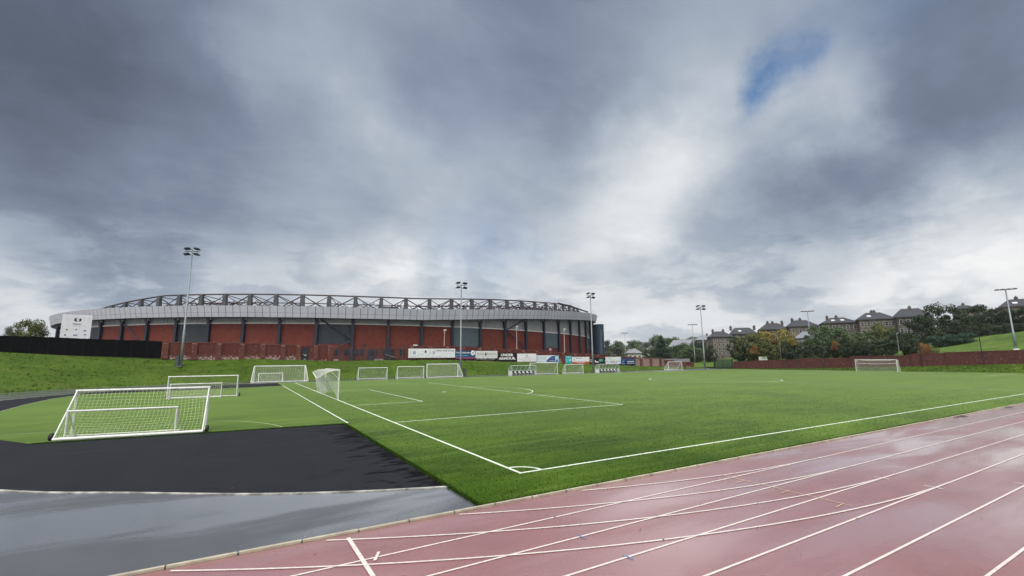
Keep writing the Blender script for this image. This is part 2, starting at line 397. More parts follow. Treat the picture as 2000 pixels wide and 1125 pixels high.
def hit(x, y, hf, d0=40, d1=400):
    d = ray(x, y); k = 1/math.hypot(d.x, d.y); s = d0
    while s < d1:
        P = CAM+d*(k*s)
        if P.z <= hf(P.x, P.y): return P
        s += .25
    return CAM+d*(k*d1)

def sheet(name, pts, z, m, kind='structure'):
    b = MB(); b.poly([(x, y, z) for x, y in pts]); return tag(b.build(name, m), kind=kind)
tag(sheet('ground', [(-3000, -3000), (4000, -3000), (4000, 4000), (-3000, 4000)], -.12, M['ground']), kind='structure')
def gridmesh(name, xs, ys, hf, m, keep=None, smooth=True):
    b = MB(); nx = len(xs)
    for y in ys:
        for x in xs: b.v.append((x, y, hf(x, y)))
    for j in range(len(ys)-1):
        for i in range(nx-1):
            if keep and not keep((xs[i]+xs[i+1])/2, (ys[j]+ys[j+1])/2): continue
            b.f.append((j*nx+i, j*nx+i+1, (j+1)*nx+i+1, (j+1)*nx+i)); b.m.append(0)
    return tag(b.build(name, m, None, smooth), kind='structure')
rnd = random.Random(3)
_ph = [(rnd.uniform(.3, 2.2), rnd.uniform(.3, 2.2), rnd.uniform(0, 6.28)) for _ in range(10)]
def wob(X, Y): return sum(math.sin(a*X+p)*math.sin(b*Y+p*1.7) for a, b, p in _ph)/10
def bank_mesh_h(X, Y):
    h = bank_h(X, Y)
    return h+.13*wob(X, Y)*max(0, min(1, h/.9-.08))
def frange(a, b, s):
    n = int(round((b-a)/s)); return [a+(b-a)*i/n for i in range(n+1)]
b = MB(); stn = []
for (ax_, ay_), (bx_, by_) in zip(TOE, TOE[1:]):
    n_ = max(1, int(math.hypot(bx_-ax_, by_-ay_)/.8))
    stn += [(ax_+(bx_-ax_)*k/n_, ay_+(by_-ay_)*k/n_) for k in range(n_)]
stn = [q for q in stn if q[0] < 119.5]
NB = 46
for i, (x, y) in enumerate(stn):
    p_, q_ = stn[max(0, i-3)], stn[min(len(stn)-1, i+3)]; ex, ey = q_[0]-p_[0], q_[1]-p_[1]; l = math.hypot(ex, ey); nx_, ny_ = -ey/l, ex/l
    dm = min(48, (87.4-y)/max(ny_, .05))
    for k in range(NB+1):
        d = -.25+(dm+.25)*(k/NB)**1.25; X, Y = x+nx_*d, y+ny_*d
        b.v.append((X, Y, bank_mesh_h(X, Y) if k > 2 else -.03+.02*k))
for i in range(len(stn)-1):
    for k in range(NB): b.f.append((i*(NB+1)+k, i*(NB+1)+k+1, (i+1)*(NB+1)+k+1, (i+1)*(NB+1)+k)[::-1]); b.m.append(0)
tag(b.build('grass_bank', M['rough'], None, True), kind='structure')
gridmesh('concourse', frange(-160, 420, 10), [87, 110, 140, 200, 320, 700], lambda x, y: lerp(ZT, x)-.12, M['far_asph'])
gridmesh('hillside', frange(122, 460, 4), frange(-170, 420, 5), hill_h, M['hill'])

# pitch, asphalt, track
YC, LEN = 33.04, 108.55
GX0, GX1 = -2.3, 112.6
sheet('pitch_turf', [(GX0, -2.1), (GX1, -2.1), (GX1, 67.6), (GX0, 67.6)], .004, M['turf'])
KERB = densify([(-2.3, -.2), (-4.4, .62), (-6.75, 1.84), (-9.4, 3.64), (-12.4, 5.8), (-18, 11.5), (-23, 19), (-25.6, 28), (-26.4, 38), (-25.6, 48), (-22, 56.5), (-16, 63), (-8, 67), (-2.3, 68.0)])
b = MB(); inner = [(-2.3, 33)]*len(KERB)
b.poly([(x, y, .0) for x, y in KERB]); tag(b.build('asphalt_infield', M['black']), kind='structure')
TG = [(-2.3, 13.8), (-2.3, 58.3), (-6.6, 56.4), (-21.4, 53.2), (-22.3, 48), (-22.0, 40), (-21.3, 33), (-19.6, 25), (-16.8, 18.2), (-14.4, 14.9), (-8.5, 14.35)]
sheet('training_turf', TG[::-1], .008, M['turf'])
OUT = [(-70, -2.1), (-2.3, -2.1), (-2.3, -.2)]+KERB[1:]+[(-2.3, 80), (-2.3, 90), (-70, 90)]
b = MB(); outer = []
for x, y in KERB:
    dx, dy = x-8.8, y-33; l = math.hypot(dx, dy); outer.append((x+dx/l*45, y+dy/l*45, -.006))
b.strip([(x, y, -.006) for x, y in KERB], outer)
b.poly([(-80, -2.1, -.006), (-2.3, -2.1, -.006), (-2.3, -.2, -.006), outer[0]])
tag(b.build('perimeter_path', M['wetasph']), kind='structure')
b = MB(); b.poly([(-2.3, 67.6, -.004), (118, 67.6, -.004), (118, 84, -.004), (-2.3, 84, -.004)])
b.poly([(-2.3, 67.98, -.004), (-2.3, 90, -.004), (-20, 90, -.004), (-16, 80, -.004)])
tag(b.build('far_path', M['far_asph']), kind='structure')
sheet('running_track', [(-60, -12.5), (140, -12.5), (140, -2.2), (-60, -2.2)], -.004, M['track'])
# end verge beyond the far goal
def verge_h(x, y): return max(.0, (x-GX1))/8.4*lerp([(-20, 2.1), (14, 1.55), (32, .88), (44, .52), (56, .2), (70, .0)], y)+.012
gridmesh('grass_verge', frange(GX1-.4, 121, 1.2), frange(-30, 78, 2), lambda x, y: verge_h(x, y)+.05*wob(x*1.5, y*1.5)*(1 if x > GX1+.8 else 0), M['rough'])
b = MB()
def kerbline(b, pts, w, h, m=0, j=0.0):
    L_ = []; R_ = []
    for i, (x, y) in enumerate(pts):
        a, c = pts[max(0, i-1)], pts[min(len(pts)-1, i+1)]
        dx, dy = c[0]-a[0], c[1]-a[1]; l = math.hypot(dx, dy) or 1
        L_.append((x-dy/l*w/2, y+dx/l*w/2)); R_.append((x+dy/l*w/2, y-dx/l*w/2))
    z = lambda P, zz: [(x, y, zz) for x, y in P]
    b.strip(z(R_, h), z(L_, h), m); b.strip(z(L_, h), z(L_, -.05), m); b.strip(z(R_, -.05), z(R_, h), m)
xs = frange(-30, 140, 1.0)
for a, c in zip(xs, xs[1:]):
    kerbline(b, [(a+.012, -2.15), (c-.012, -2.15)], .065, .035+rnd.uniform(-.004, .004))
tag(b.build('track_kerb', M['kerb']), kind='structure')
b = MB()
i = 0
pts = densify(KERB, 3)
for a, c in zip(pts, pts[1:]):
    kerbline(b, [a, c], .085, .016)
xs = frange(-.2, 13.8, .9)
for a, c in zip(xs, xs[1:]):
    if rnd.random() < .5: kerbline(b, [(-2.33, a+.01), (-2.33, c-.01)], .03, .006)
tag(b.build('infield_kerb', M['stone']), kind='structure')
# painted lines
def seg(b, p, q, w, z, m=0):
    dx, dy = q[0]-p[0], q[1]-p[1]; l = math.hypot(dx, dy); nx, ny = -dy/l*w/2, dx/l*w/2
    b.poly([(p[0]-nx, p[1]-ny, z), (q[0]-nx, q[1]-ny, z), (q[0]+nx, q[1]+ny, z), (p[0]+nx, p[1]+ny, z)], m)
def arc(b, c, r, a0, a1, w, z, n=48, m=0):
    A = []; B = []
    for i in range(n+1):
        th = a0+(a1-a0)*i/n
        A.append((c[0]+(r+w/2)*math.cos(th), c[1]+(r+w/2)*math.sin(th), z)); B.append((c[0]+(r-w/2)*math.cos(th), c[1]+(r-w/2)*math.sin(th), z))
    b.strip(B, A, m)
b = MB(); LW = .105; Z = .010; WID = 2*YC
seg(b, (-.06, 0), (LEN+.06, 0), LW, Z); seg(b, (-.06, WID), (LEN+.06, WID), LW, Z)
for X, s in ((0, 1), (LEN, -1)):
    seg(b, (X, .061), (X, WID-.061), LW, Z)
    for dy, dp in ((9.16, 5.5), (20.16, 16.5)):
        for sg in (-1, 1): seg(b, (X+s*.061, YC+sg*dy), (X+s*dp, YC+sg*dy), LW, Z)
        seg(b, (X+s*(dp), YC-dy+.061), (X+s*(dp), YC+dy-.061), LW, Z+.003)
    al = math.acos(5.5/9.15)
    a = 0 if s > 0 else math.pi
    arc(b, (X+s*11, YC), 9.15, a-al, a+al, LW, Z)
    arc(b, (X+s*11, YC), .12, 0, 6.28, .2, Z)
for (cx, cy, a0) in ((0, 0, 0), (0, WID, -math.pi/2), (LEN, 0, math.pi/2), (LEN, WID, math.pi)):
    arc(b, (cx, cy), .75, a0+.09, a0+math.pi/2-.09, .10, Z, 14)
seg(b, (LEN/2, .061), (LEN/2, WID-.061), LW, Z); arc(b, (LEN/2, YC), 9.15, 0, 2*math.pi, LW, Z, 90)
seg(b, (-2.12, 14.0), (-2.2, 58), .085, .014)
tag(b.build('pitch_markings', M['line']), kind='structure')
b = MB(); Z = .013
P = [(x, y) for x, y in ((-8.37, 19.14), (-7.26, 18.4), (-6.3, 17.2), (-5.6, 15.7), (-5.2, 14.4))]
kz = densify(P, 4)
for p_, q_ in zip(kz, kz[1:]): seg(b, p_, q_, .08, Z)
seg(b, (-18, 18.9), (-8.4, 19.15), .06, Z)
for (x0, y0, x1, y1) in ((583, 770, 887, 766), (640, 775, 760, 773), (1700, 735, 1990, 728), (1230, 778, 1990, 745), (1000, 772, 1500, 800)):
    p_, q_ = G0(x0, y0), G0(x1, y1); seg(b, p_, q_, .05, Z)
tag(b.build('worn_pitch_markings', M['faint']), kind='structure')
tt = list(TG[2:9]); b = MB()
for p_, q_ in zip(tt, tt[1:]):
    seg(b, p_, q_, .05, .012)
tag(b.build('turf_edge_line', M['stone']), kind='structure')
b = MB(); Z = .003
for k, (y, x0) in enumerate([(-3.53, -14), (-4.63, -14), (-5.73, -14), (-6.83, -14), (-7.92, -14), (-9.02, -14), (-10.1, -14), (-11.2, -14)]):
    seg(b, (x0, y), (135, y), .046, Z+.0004*(k % 2))
cx, cy = 8.8, 26.4
for k, r_ in enumerate((29.93, 31.03, 32.13, 33.23)):
    ax = math.acos(max(-1, min(1, (cy+2.32)/r_)))       # where the curve meets the kerb
    arc(b, (cx, cy), r_, -math.pi/2-ax, -math.pi/2, .046, Z+.004, 60)
seg(b, (-5.24, -2.42), (-5.21, -4.75), .075, Z+.007)
seg(b, (-4.91, -3.35), (-5.06, -3.66), .05, Z+.007)
seg(b, (7.95, -6.60), (7.95, -6.98), .04, Z+.007); seg(b, (10.2, -7.72), (10.2, -8.1), .04, Z+.007); seg(b, (7.95, -5.55), (7.95, -5.88), .04, Z+.007)
tag(b.build('track_lanes', M['tline']), kind='structure')
b = MB()
seg(b, (4.63, -3.2), (4.63, -6.42), .026, .010)
for y in (-3.9, -5.05, -6.25): seg(b, (4.63, y), (4.25, y-.03), .024, .0101)
tag(b.build('yellow_track_mark', M['yellow']), kind='structure')
b = MB()
for (x, y) in ((-1.55, -4.66), (-1.45, -5.74)): seg(b, (x, y+.11), (x+.04, y-.11), .03, .011)
tag(b.build('blue_track_mark', M['bluep']), kind='structure')
b = MB()
for (px, py, s) in ((1878, 813, 1.2), (1867, 816, .5), (1968, 795, .9), (1975, 794.5, .5)):
    c = G0(px, py)
    n = 14; b.poly([(c.x+s*math.cos(2*math.pi*i/n)*rnd.uniform(.3, .6), c.y+s*.28*math.sin(2*math.pi*i/n)*rnd.uniform(.4, 1), .002) for i in range(n)])
tag(b.build('leaf_litter', flat('wet_leaves', (.03, .018, .016), .4)), kind='stuff')
b = MB()
for _ in range(16):
    c = G0(rnd.uniform(1000, 2000), rnd.uniform(900, 1120))
    if c.y > -2.5: continue
    s = rnd.uniform(.015, .04); a = rnd.uniform(0, 6)
    b.poly([(c.x+s*math.cos(a+q)*(1 if i % 2 else .5), c.y+s*math.sin(a+q)*(1 if i % 2 else .5), .012+.01*(i % 2)) for i, q in enumerate((0, 1.2, 2.6, 4, 5.2))])
for _ in range(16):
    c = G0(rnd.uniform(20, 900), rnd.uniform(880, 1090))
    s = rnd.uniform(.015, .03); a = rnd.uniform(0, 6)
    b.poly([(c.x+s*math.cos(a+q), c.y+s*.6*math.sin(a+q), .012+.01*(i % 2)) for i, q in enumerate((0, 1.2, 2.6, 4, 5.2))])
tag(b.build('fallen_leaves', pm('dead_leaf', (.30, .20, .12), (.06, .04, .03), 20, .6, .3, lo=.45, hi=.55)), kind='stuff')
# grass tufts on the bank and verge
b = MB()
def tuft(x, y, z, hgt, n=3):
    for _ in range(n):
        a = rnd.uniform(0, math.pi); w = rnd.uniform(.05, .12); dx, dy = math.cos(a)*w, math.sin(a)*w
        lx, ly = rnd.uniform(-.12, .12), rnd.uniform(-.12, .12); h = hgt*rnd.uniform(.6, 1.3)
        x1, y1 = x+rnd.uniform(-.15, .15), y+rnd.uniform(-.15, .15)
        b.poly([(x1-dx, y1-dy, z-.05), (x1+dx, y1+dy, z-.05), (x1+lx, y1+ly, z+h)])
n = 0
while n < 7000:
    x = rnd.uniform(-50, 112); y = rnd.uniform(50, 86)
    d = toe_d(x, y)
    if d < .1: continue
    n += 1
    tuft(x, y, bank_mesh_h(x, y), rnd.choice((.06, .08, .12)) * (1.4 if d < 1.2 else 1))
for _ in range(3200):
    x = rnd.uniform(GX1+.5, 120.7); y = rnd.uniform(5, 77); tuft(x, y, verge_h(x, y), .14)
tag(b.build('grass_tufts', M['rough']), kind='stuff')

b = MB()
for _ in range(110000):
    q = rnd.random(); D_ = 9.5+q**2.6*58*rnd.uniform(.6, 1); px = rnd.uniform(560, 2010)
    d = ray(px, 800); k = 1/math.hypot(d.x, d.y); x, y = CAM.x+d.x*k*D_, CAM.y+d.y*k*D_
    if y < -2.02 or x < GX0+.03: continue
    a = rnd.uniform(0, math.pi); w = rnd.uniform(.004, .009)*(1+q); dx, dy = math.cos(a)*w, math.sin(a)*w; h = rnd.uniform(.02, .042)
    b.poly([(x-dx, y-dy, .0), (x+dx, y+dy, .0), (x+rnd.uniform(-.025, .025), y+rnd.uniform(-.025, .025), h)])
def fringe(x, y, h):
    a = rnd.uniform(0, math.pi); w = rnd.uniform(.006, .014); dx, dy = math.cos(a)*w, math.sin(a)*w
    b.poly([(x-dx, y-dy, 0), (x+dx, y+dy, 0), (x+rnd.uniform(-.06, .05), y+rnd.uniform(-.06, .05), h*rnd.uniform(.5, 1.3))])
for _ in range(9000): fringe(GX0-.02+rnd.gauss(0, .035), rnd.uniform(-2.08, 13.8), .05)
for _ in range(9000): fringe(rnd.uniform(GX0, 30), -2.075+abs(rnd.gauss(0, .035)), .045)
for _ in range(6000):
    q = rnd.random(); (xa, ya), (xb, yb) = ((-2.3, 13.8), (-8.5, 14.35)) if rnd.random() < .5 else ((-8.5, 14.35), (-14.4, 14.9))
    fringe(xa+(xb-xa)*q, ya+(yb-ya)*q+rnd.gauss(0, .05), .05)
tag(b.build('turf_blades', pm('turf_blade', (.010, .030, .002), (.044, .084, .008), 30, .8, .08)), kind='stuff')

# ------------------------------------------------------------------ stadium
O = Vector((44.2, 211.1, 0)); RS = 105.4
def th(i): return R(217.1+4.725*i)
def SP(i, r, z): a = th(i); return Vector((O.x+r*math.cos(a), O.y+r*math.sin(a), z))
FB = [(-6, 14.75), (0, 14.55), (2, 14.4), (4, 14.25), (6, 14.05), (8, 13.85), (10, 13.85), (11.3, 14.35), (13, 15.2), (15.7, 16.4), (18.7, 17.9), (23, 19.6)]
BT = [(-6, 13.1), (3, 12.8), (8, 12.55), (12, 12.25), (15, 11.95), (19, 11.75), (23, 11.6)]
GZ = lambda X: lerp(ZT, X)-.3
TH = 2.75
I0, I1 = -6, 25
st = empty('stadium', (O.x, O.y-RS, 3), 'huge round red brick football stadium with silver fascia and exposed roof trusses', 'stadium')
st_inv = Matrix.Translation(-Vector(st.location))
def sb(mb, name, mat, smooth=False, parent=None):
    off = Vector(st.location)
    mb.v = [tuple(Vector(q)-off) for q in mb.v]
    return mb.build(name, mat, parent or st, smooth)
DARK = {-1: 'teal', 4-1+0: None}
bays = {i: 'brick' for i in range(I0, I1)}
bays.update({-1: 'teal', -2: 'teal', 4: None, 3: 'brick', 8: None, 12: None, 16: None, 20: None})
bays.update({4-0: 'brick'})
# measured column order: 0..20 ; dark bays between columns 3-4, 7-8, 11-12, 15-16, 19-20
for k in (3, 7): bays[k] = 'teal'
for k in (11, 15, 19): bays[k] = 'teallight'
for k in (8, 12, 16, 20): bays[k] = 'brick'
def seg_pts(i, n=4): return [i+k/n for k in range(n+1)]
for i in range(I0, I1):
    kind = bays[i]
    b = MB(); S = seg_pts(i)
    zb = [GZ(SP(s, RS, 0).x) for s in S]
    if kind == 'brick':
        b.strip([SP(s, RS, z) for s, z in zip(S, zb)], [SP(s, RS, lerp(BT, s)) for s in S])
        sb(b, 'brick_panel', M['brick'])
    else:
        low = 7.6 if kind == 'teal' else 7.0
        if i == 3: low = 3
        b.strip([SP(s, RS, z) for s, z in zip(S, zb)], [SP(s, RS, low) for s in S])
        sb(b, 'brick_panel', M['brick'])
        b = MB(); nr = 40
        pr_, prz = None, None
        P0 = []; P1 = []
        for k in range(nr+1):
            s = i+k/nr; rr = RS+.05+(.07 if k % 2 else 0)
            P0.append(SP(s, rr, low)); P1.append(SP(s, rr, lerp(BT, s)-.12))
        b.strip(P0, P1); sb(b, 'cladding_panel', M[kind])
# upper cladding, sill
S = frange(I0, I1, .25)
b = MB(); b.strip([SP(s, RS+.04, lerp(BT, s)+.22) for s in S], [SP(s, RS+.04, lerp(FB, s)+.6) for s in S])
for s in frange(I0, I1, .125):
    a = th(s); ax = Vector((-math.sin(a), math.cos(a), 0)); ar = Vector((math.cos(a), math.sin(a), 0))
    z0, z1 = lerp(BT, s)+.3, lerp(FB, s)+.5
    b.obox(SP(s, RS+.06, (z0+z1)/2), ax, ar, Vector((0, 0, 1)), .03, .05, (z1-z0)/2)
sb(b, 'upper_cladding', M['cladding'])
b = MB()
def ringbox(b, S, r0, r1, z0, z1, m=0):
    f = lambda q, s: q(s) if callable(q) else q
    b.strip([SP(s, r1, f(z0, s)) for s in S], [SP(s, r1, f(z1, s)) for s in S], m)
    b.strip([SP(s, r1, f(z1, s)) for s in S], [SP(s, r0, f(z1, s)) for s in S], m)
    b.strip([SP(s, r0, f(z0, s)) for s in S], [SP(s, r1, f(z0, s)) for s in S], m)
ringbox(b, S, RS-.2, RS+.22, lambda s: lerp(BT, s)-.06, lambda s: lerp(BT, s)+.22)
sb(b, 'sill_band', M['sill'])
# fascia: separate slightly proud panels, two courses, with thin joints
b = MB(); step = 1/5.0; s = I0
ro0, ro1 = RS+2.1, RS+2.75
while s < I1-1e-6:
    g = .012; j = rnd.uniform(-.003, .003)
    s0, s1 = s+g*.5, s+step-g*.5
    def fr(q): return ro0+(ro1-ro0)*q+j
    for q0, q1 in ((0, .38), (.395, 1.0)):
        A = [SP(x, fr(q0), lerp(FB, x)+TH*q0) for x in (s0, s1)]; B_ = [SP(x, fr(q1), lerp(FB, x)+TH*q1) for x in (s0, s1)]
        b.strip(A, B_)
    s += step
sb(b, 'fascia', M['fascia'])
b = MB()
ringbox(b, S, RS-.5, ro0-.06, lambda s: lerp(FB, s)-.02, lambda s: lerp(FB, s)+.25)
b.strip([SP(s, ro0-.05, lerp(FB, s)) for s in S], [SP(s, ro1-.05, lerp(FB, s)+TH-.03) for s in S])
b.strip([SP(s, ro1-.05, lerp(FB, s)+TH-.03) for s in S], [SP(s, RS-1, lerp(FB, s)+TH-.6) for s in S])
sb(b, 'fascia_backing', M['dark'])
b = MB()
b.strip([SP(s, RS-.8, lerp(FB, s)+TH-.55) for s in S], [SP(s, RS-38, lerp(FB, s)+TH-2.2) for s in S])
b.strip([SP(s, RS-38, lerp(FB, s)+TH-2.2) for s in S], [SP(s, RS-38.3, lerp(FB, s)+TH-4) for s in S])
sb(b, 'roof_deck', M['roof'])
# columns with their brackets
for i in range(I0, I1+1):
    b = MB(); a = th(i); ax = Vector((-math.sin(a), math.cos(a), 0)); ar = Vector((math.cos(a), math.sin(a), 0)); zz = Vector((0, 0, 1))
    z0, z1 = GZ(SP(i, RS, 0).x)-.2, lerp(FB, i)+.05
    b.obox(SP(i, RS+.75, (z0+z1)/2), ax, ar, zz, .34, .06, (z1-z0)/2)
    b.obox(SP(i, RS+.45, (z0+z1)/2), ax, ar, zz, .07, .32, (z1-z0)/2)
    b.obox(SP(i, RS+.14, (z0+z1)/2), ax, ar, zz, .34, .06, (z1-z0)/2)
    c = sb(b, 'column', M['navy'])
    for sg in (-1, 1):
        b = MB(); b.obox(SP(i, RS+.9, z1-.45)+ax*sg*.75, ax, ar, zz, .18, .18, .22)
        sb(b, 'bracket_lamp', M['cladding'])
def brace(i0, z0, i1, z1):
    b = MB(); b.tube([SP(i0, RS+.6, z0), SP(i1, RS+.6, z1)], .16, 8); sb(b, 'brace', M['navy'])
brace(1.1, 13.4, 1.95, 7.4); brace(7.1, 13.7, 7.95, 9.0); brace(7.95, 8.2, 7.6, 6.6)
brace(13.05, 12.0, 13.9, 15.3); brace(13.05, 11.9, 13.9, 6.9); brace(13.95, 6.7, 13.7, 5.6)
brace(19.1, 16.5, 19.9, 11.6); brace(19.1, 11.4, 19.9, 7)
# ground-floor windows and doors behind the railing, wall vents and small signs
def wallbox(s0, s1, z0, z1, name, mat, pr_=.06):
    b = MB(); S = [s0, (s0+s1)/2, s1]
    ringbox(b, S, RS-.05, RS+pr_, z0, z1)
    for q in (s0, s1): b.poly([SP(q, RS-.05, z0), SP(q, RS+pr_, z0), SP(q, RS+pr_, z1), SP(q, RS-.05, z1)])
    return sb(b, name, mat)
for s0, s1 in ((7.52, 7.66), (7.78, 7.92), (8.06, 8.18), (8.22, 8.33), (8.45, 8.62), (8.66, 8.74), (8.86, 8.97), (9.04, 9.2), (9.36, 9.5)):
    w_ = wallbox(s0, s1, 4.6, 6.1, 'window', M['navy']); wallbox(s0+.012, s1-.012, 4.7, 6.0, 'pane', M['glassdark'], .09).parent = w_
wallbox(8.42, 8.64, 2.6, 4.58, 'door', M['teal'])
wallbox(7.5, 10, 2.4, 3.7, 'plinth', M['concrete'], .05)
for s, z in ((5.55, 7.2), (7.35 - .42, 7.15), (8.35, 6.95), (10.65, 6.2), (12.45, 5.7)): wallbox(s-.045, s+.045, z, z+.55, 'vent', M['dark'])
for s, z in ((9.83, 6.6), (15.45, 5.9)):
    wallbox(s-.07, s+.07, z, z+.8, 'notice', flat('notice_white', (.7, .7, .72))); wallbox(s-.06, s+.06, z+.1, z+.42, 'notice_band', flat('notice_purple', (.12, .1, .3)), .075)
for s, z in ((7.05, 7.0), (7.12, 7.0), (10.0, 6.25), (10.45, 6.3), (10.52, 6.3), (12.15, 5.9), (12.75, 5.2), (14.35, 4.6), (16.3, 4.2), (17.1, 4.4)):
    wallbox(s-.02, s+.02, z, z+.3, 'wall_lamp', M['white'], .3)
# roof pylons and trusses
PS = .80; RP = RS-4.5
def ph_(i): return max(0.0, min(1, (i+3.6)/5.4))*max(0.0, min(1, (23.2-i)/4.6))
def ptop(i): return lerp(FB, i)+TH+.15+3.75*ph_(i)*(1-.02*max(0, i-12))
pi_ = frange(-3.2, 23.2, PS)
for k, i in enumerate(pi_):
    if ph_(i) < .12: continue
    b = MB(); z0, z1 = lerp(FB, i)+TH-1.2, ptop(i)
    a = th(i); ax = Vector((-math.sin(a), math.cos(a), 0)); ar = Vector((math.cos(a), math.sin(a), 0))
    i0 = len(b.v)
    for z, hw in ((z0, .62), (z1-.25, .44), (z1+.05, .38)):
        for dx, dy in ((-1, -1), (1, -1), (1, 1), (-1, 1)): b.v.append(tuple(SP(i, RP, z)+ax*hw*dx+ar*hw*.8*dy))
    for q in (0, 4):
        for j in range(4): b.f.append((i0+q+j, i0+q+(j+1) % 4, i0+q+4+(j+1) % 4, i0+q+4+j)); b.m.append(0)
    b.f.append((i0+8, i0+9, i0+10, i0+11)); b.m.append(0)
    sb(b, 'roof_pylon', M['pylon'])
b = MB(); b.tube([SP(i, RP, ptop(i)-.1) for i in frange(-3.4, 23.2, .35)], .20, 6); sb(b, 'top_chord', M['truss'])
b = MB(); b.tube([SP(i, RP-12, ptop(i)-.9*ph_(i)) for i in frange(-2, 22, .35)], .14, 6)
b.tube([SP(i, RP-12, lerp(FB, i)+TH+.9*ph_(i)) for i in frange(-2, 22, .35)], .12, 6)
b.tube([SP(i, RP-24, lerp(FB, i)+TH+1.9*ph_(i)) for i in frange(-2, 22, .35)], .10, 6)
sb(b, 'inner_chord', M['rust'])
for k, (i, j) in enumerate(zip(pi_, pi_[1:])):
    if ph_((i+j)/2) < .1: continue
    b = MB(); mid = (i+j)/2
    lo_ = lambda q: lerp(FB, q)+TH-.4
    big = (k % 2 == 0)
    b.tube([SP(i, RP, ptop(i)-.3), SP(j, RP, lo_(j)+.1)], .15 if big else .10, 6)
    b.tube([SP(j, RP, ptop(j)-.3), SP(i, RP, lo_(i)+.1)], .10 if big else .15, 6)
    # struts running inwards to the inner ring
    b.tube([SP(i, RP, ptop(i)-.2), SP(i, RP-12, ptop(i)-1.0*ph_(i))], .11, 5)
    b.tube([SP(i, RP, lo_(i)+.2), SP(i, RP-12, ptop(i)-1.0*ph_(i))], .09, 5)
    b.tube([SP(i, RP-12, ptop(i)-1.0), SP(i, RP-24, lerp(FB, i)+TH+1.9*ph_(i))], .09, 5)
    sb(b, 'roof_truss', M['truss'])
    b = MB()
    b.tube([SP(i, RP-12, ptop(i)-1.0*ph_(i)), SP(j, RP-12, lo_(j)+1.0)], .10, 5)
    b.tube([SP(j, RP-12, ptop(j)-1.0*ph_(j)), SP(i, RP-12, lo_(i)+1.0)], .10, 5)
    b.tube([SP(i, RP-12, lo_(i)+1.2), SP(mid, RP-24, lerp(FB, mid)+TH+1.9*ph_(mid))], .08, 5)
    b.tube([SP(i, RP, lo_(i)+.4), SP(mid, RP-12, lo_(mid)+1.4)], .08, 5)
    sb(b, 'inner_truss', M['rust'])
for k, i in enumerate(frange(-2.6, 22.2, .4)):
    if (4.5 < i < 9.5 and k % 3) or ph_(i) < .15: continue
    b = MB(); j = i+.4; lo_ = lerp(FB, i)+TH
    for rr_ in (RP-6, RP-18):
        b.tube([SP(i, rr_, lo_-.2), SP(j, rr_, lo_+2.9*ph_(j))], .10, 5); b.tube([SP(j, rr_, lo_-.2), SP(i, rr_, lo_+2.9*ph_(i))], .10, 5)
        b.tube([SP(i, rr_, lo_+2.3*ph_(i)), SP(j, rr_, lo_+2.3*ph_(j))], .11, 5)
    b.tube([SP(i, RP-6, lo_+.9), SP(j, RP-18, lo_+2.2*ph_(j))], .09, 5)
    sb(b, 'inner_truss', M['rust'])
b = MB()
for dy in (0, 1.6): b.tube([atD(1090, 591.5+dy, 158), atD(1120, 599.5+dy, 168), atD(1148, 609+dy*.6, 186)], .16, 6)
b.tube([atD(1104, 594.5, 162), atD(1106, 606, 162)], .14, 6); b.tube([atD(1126, 601.5, 171), atD(1104, 607, 165)], .12, 6)
sb(b, 'end_brace', M['truss'])
b = MB(); c = SP(9.0, RP-6, 0)
a = th(9.0)
b.obox(SP(9.05, RP-3, 17.6), Vector((-math.sin(a), math.cos(a), 0)), Vector((math.cos(a), math.sin(a), 0)), Vector((0, 0, 1)), 2.6, .8, .55)
sb(b, 'plant_housing', M['pylon'])

# dark blue drum behind the right end of the stadium
c = atD(1170.5, 690, 196); tw = empty('round_tower', (c.x, c.y, .2), 'dark blue windowless drum tower beside the right end of the stadium', 'tower')
b = MB(); rr = 2.25; n = 40; ztop = atD(1170, 634.5, 196).z
ringp = lambda z, r: [(r*math.cos(2*math.pi*k/n), r*math.sin(2*math.pi*k/n), z) for k in range(n+1)]
b.strip(ringp(0, rr), ringp(ztop-.2, rr)); b.poly(ringp(ztop-.2, rr)[:-1])
for k in range(0, n, 2):
    a = 2*math.pi*k/n; b.tube([(rr*math.cos(a), rr*math.sin(a), 0), (rr*math.cos(a), rr*math.sin(a), ztop-.3)], .03, 4)
b.build('drum', M['silo'], tw)
b = MB(); b.strip(ringp(ztop-.35, rr+.07), ringp(ztop-.05, rr+.07)); b.build('rim', M['silo'], tw)
b = MB(); dv = Vector((CAM.x-c.x, CAM.y-c.y, 0)).normalized(); sv = Vector((-dv.y, dv.x, 0))
q = dv*(rr+.12)-sv*(-.95)*1.0
for sg in (-.25, .25): b.tube([q+sv*sg+Vector((0, 0, .5)), q+sv*sg+Vector((0, 0, ztop*.86))], .05, 4)
for z in frange(.6, ztop*.86, .8): b.tube([q-sv*.25+Vector((0, 0, z)), q+sv*.25+Vector((0, 0, z))], .05, 4)
b.build('ladder', M['cladding'], tw)

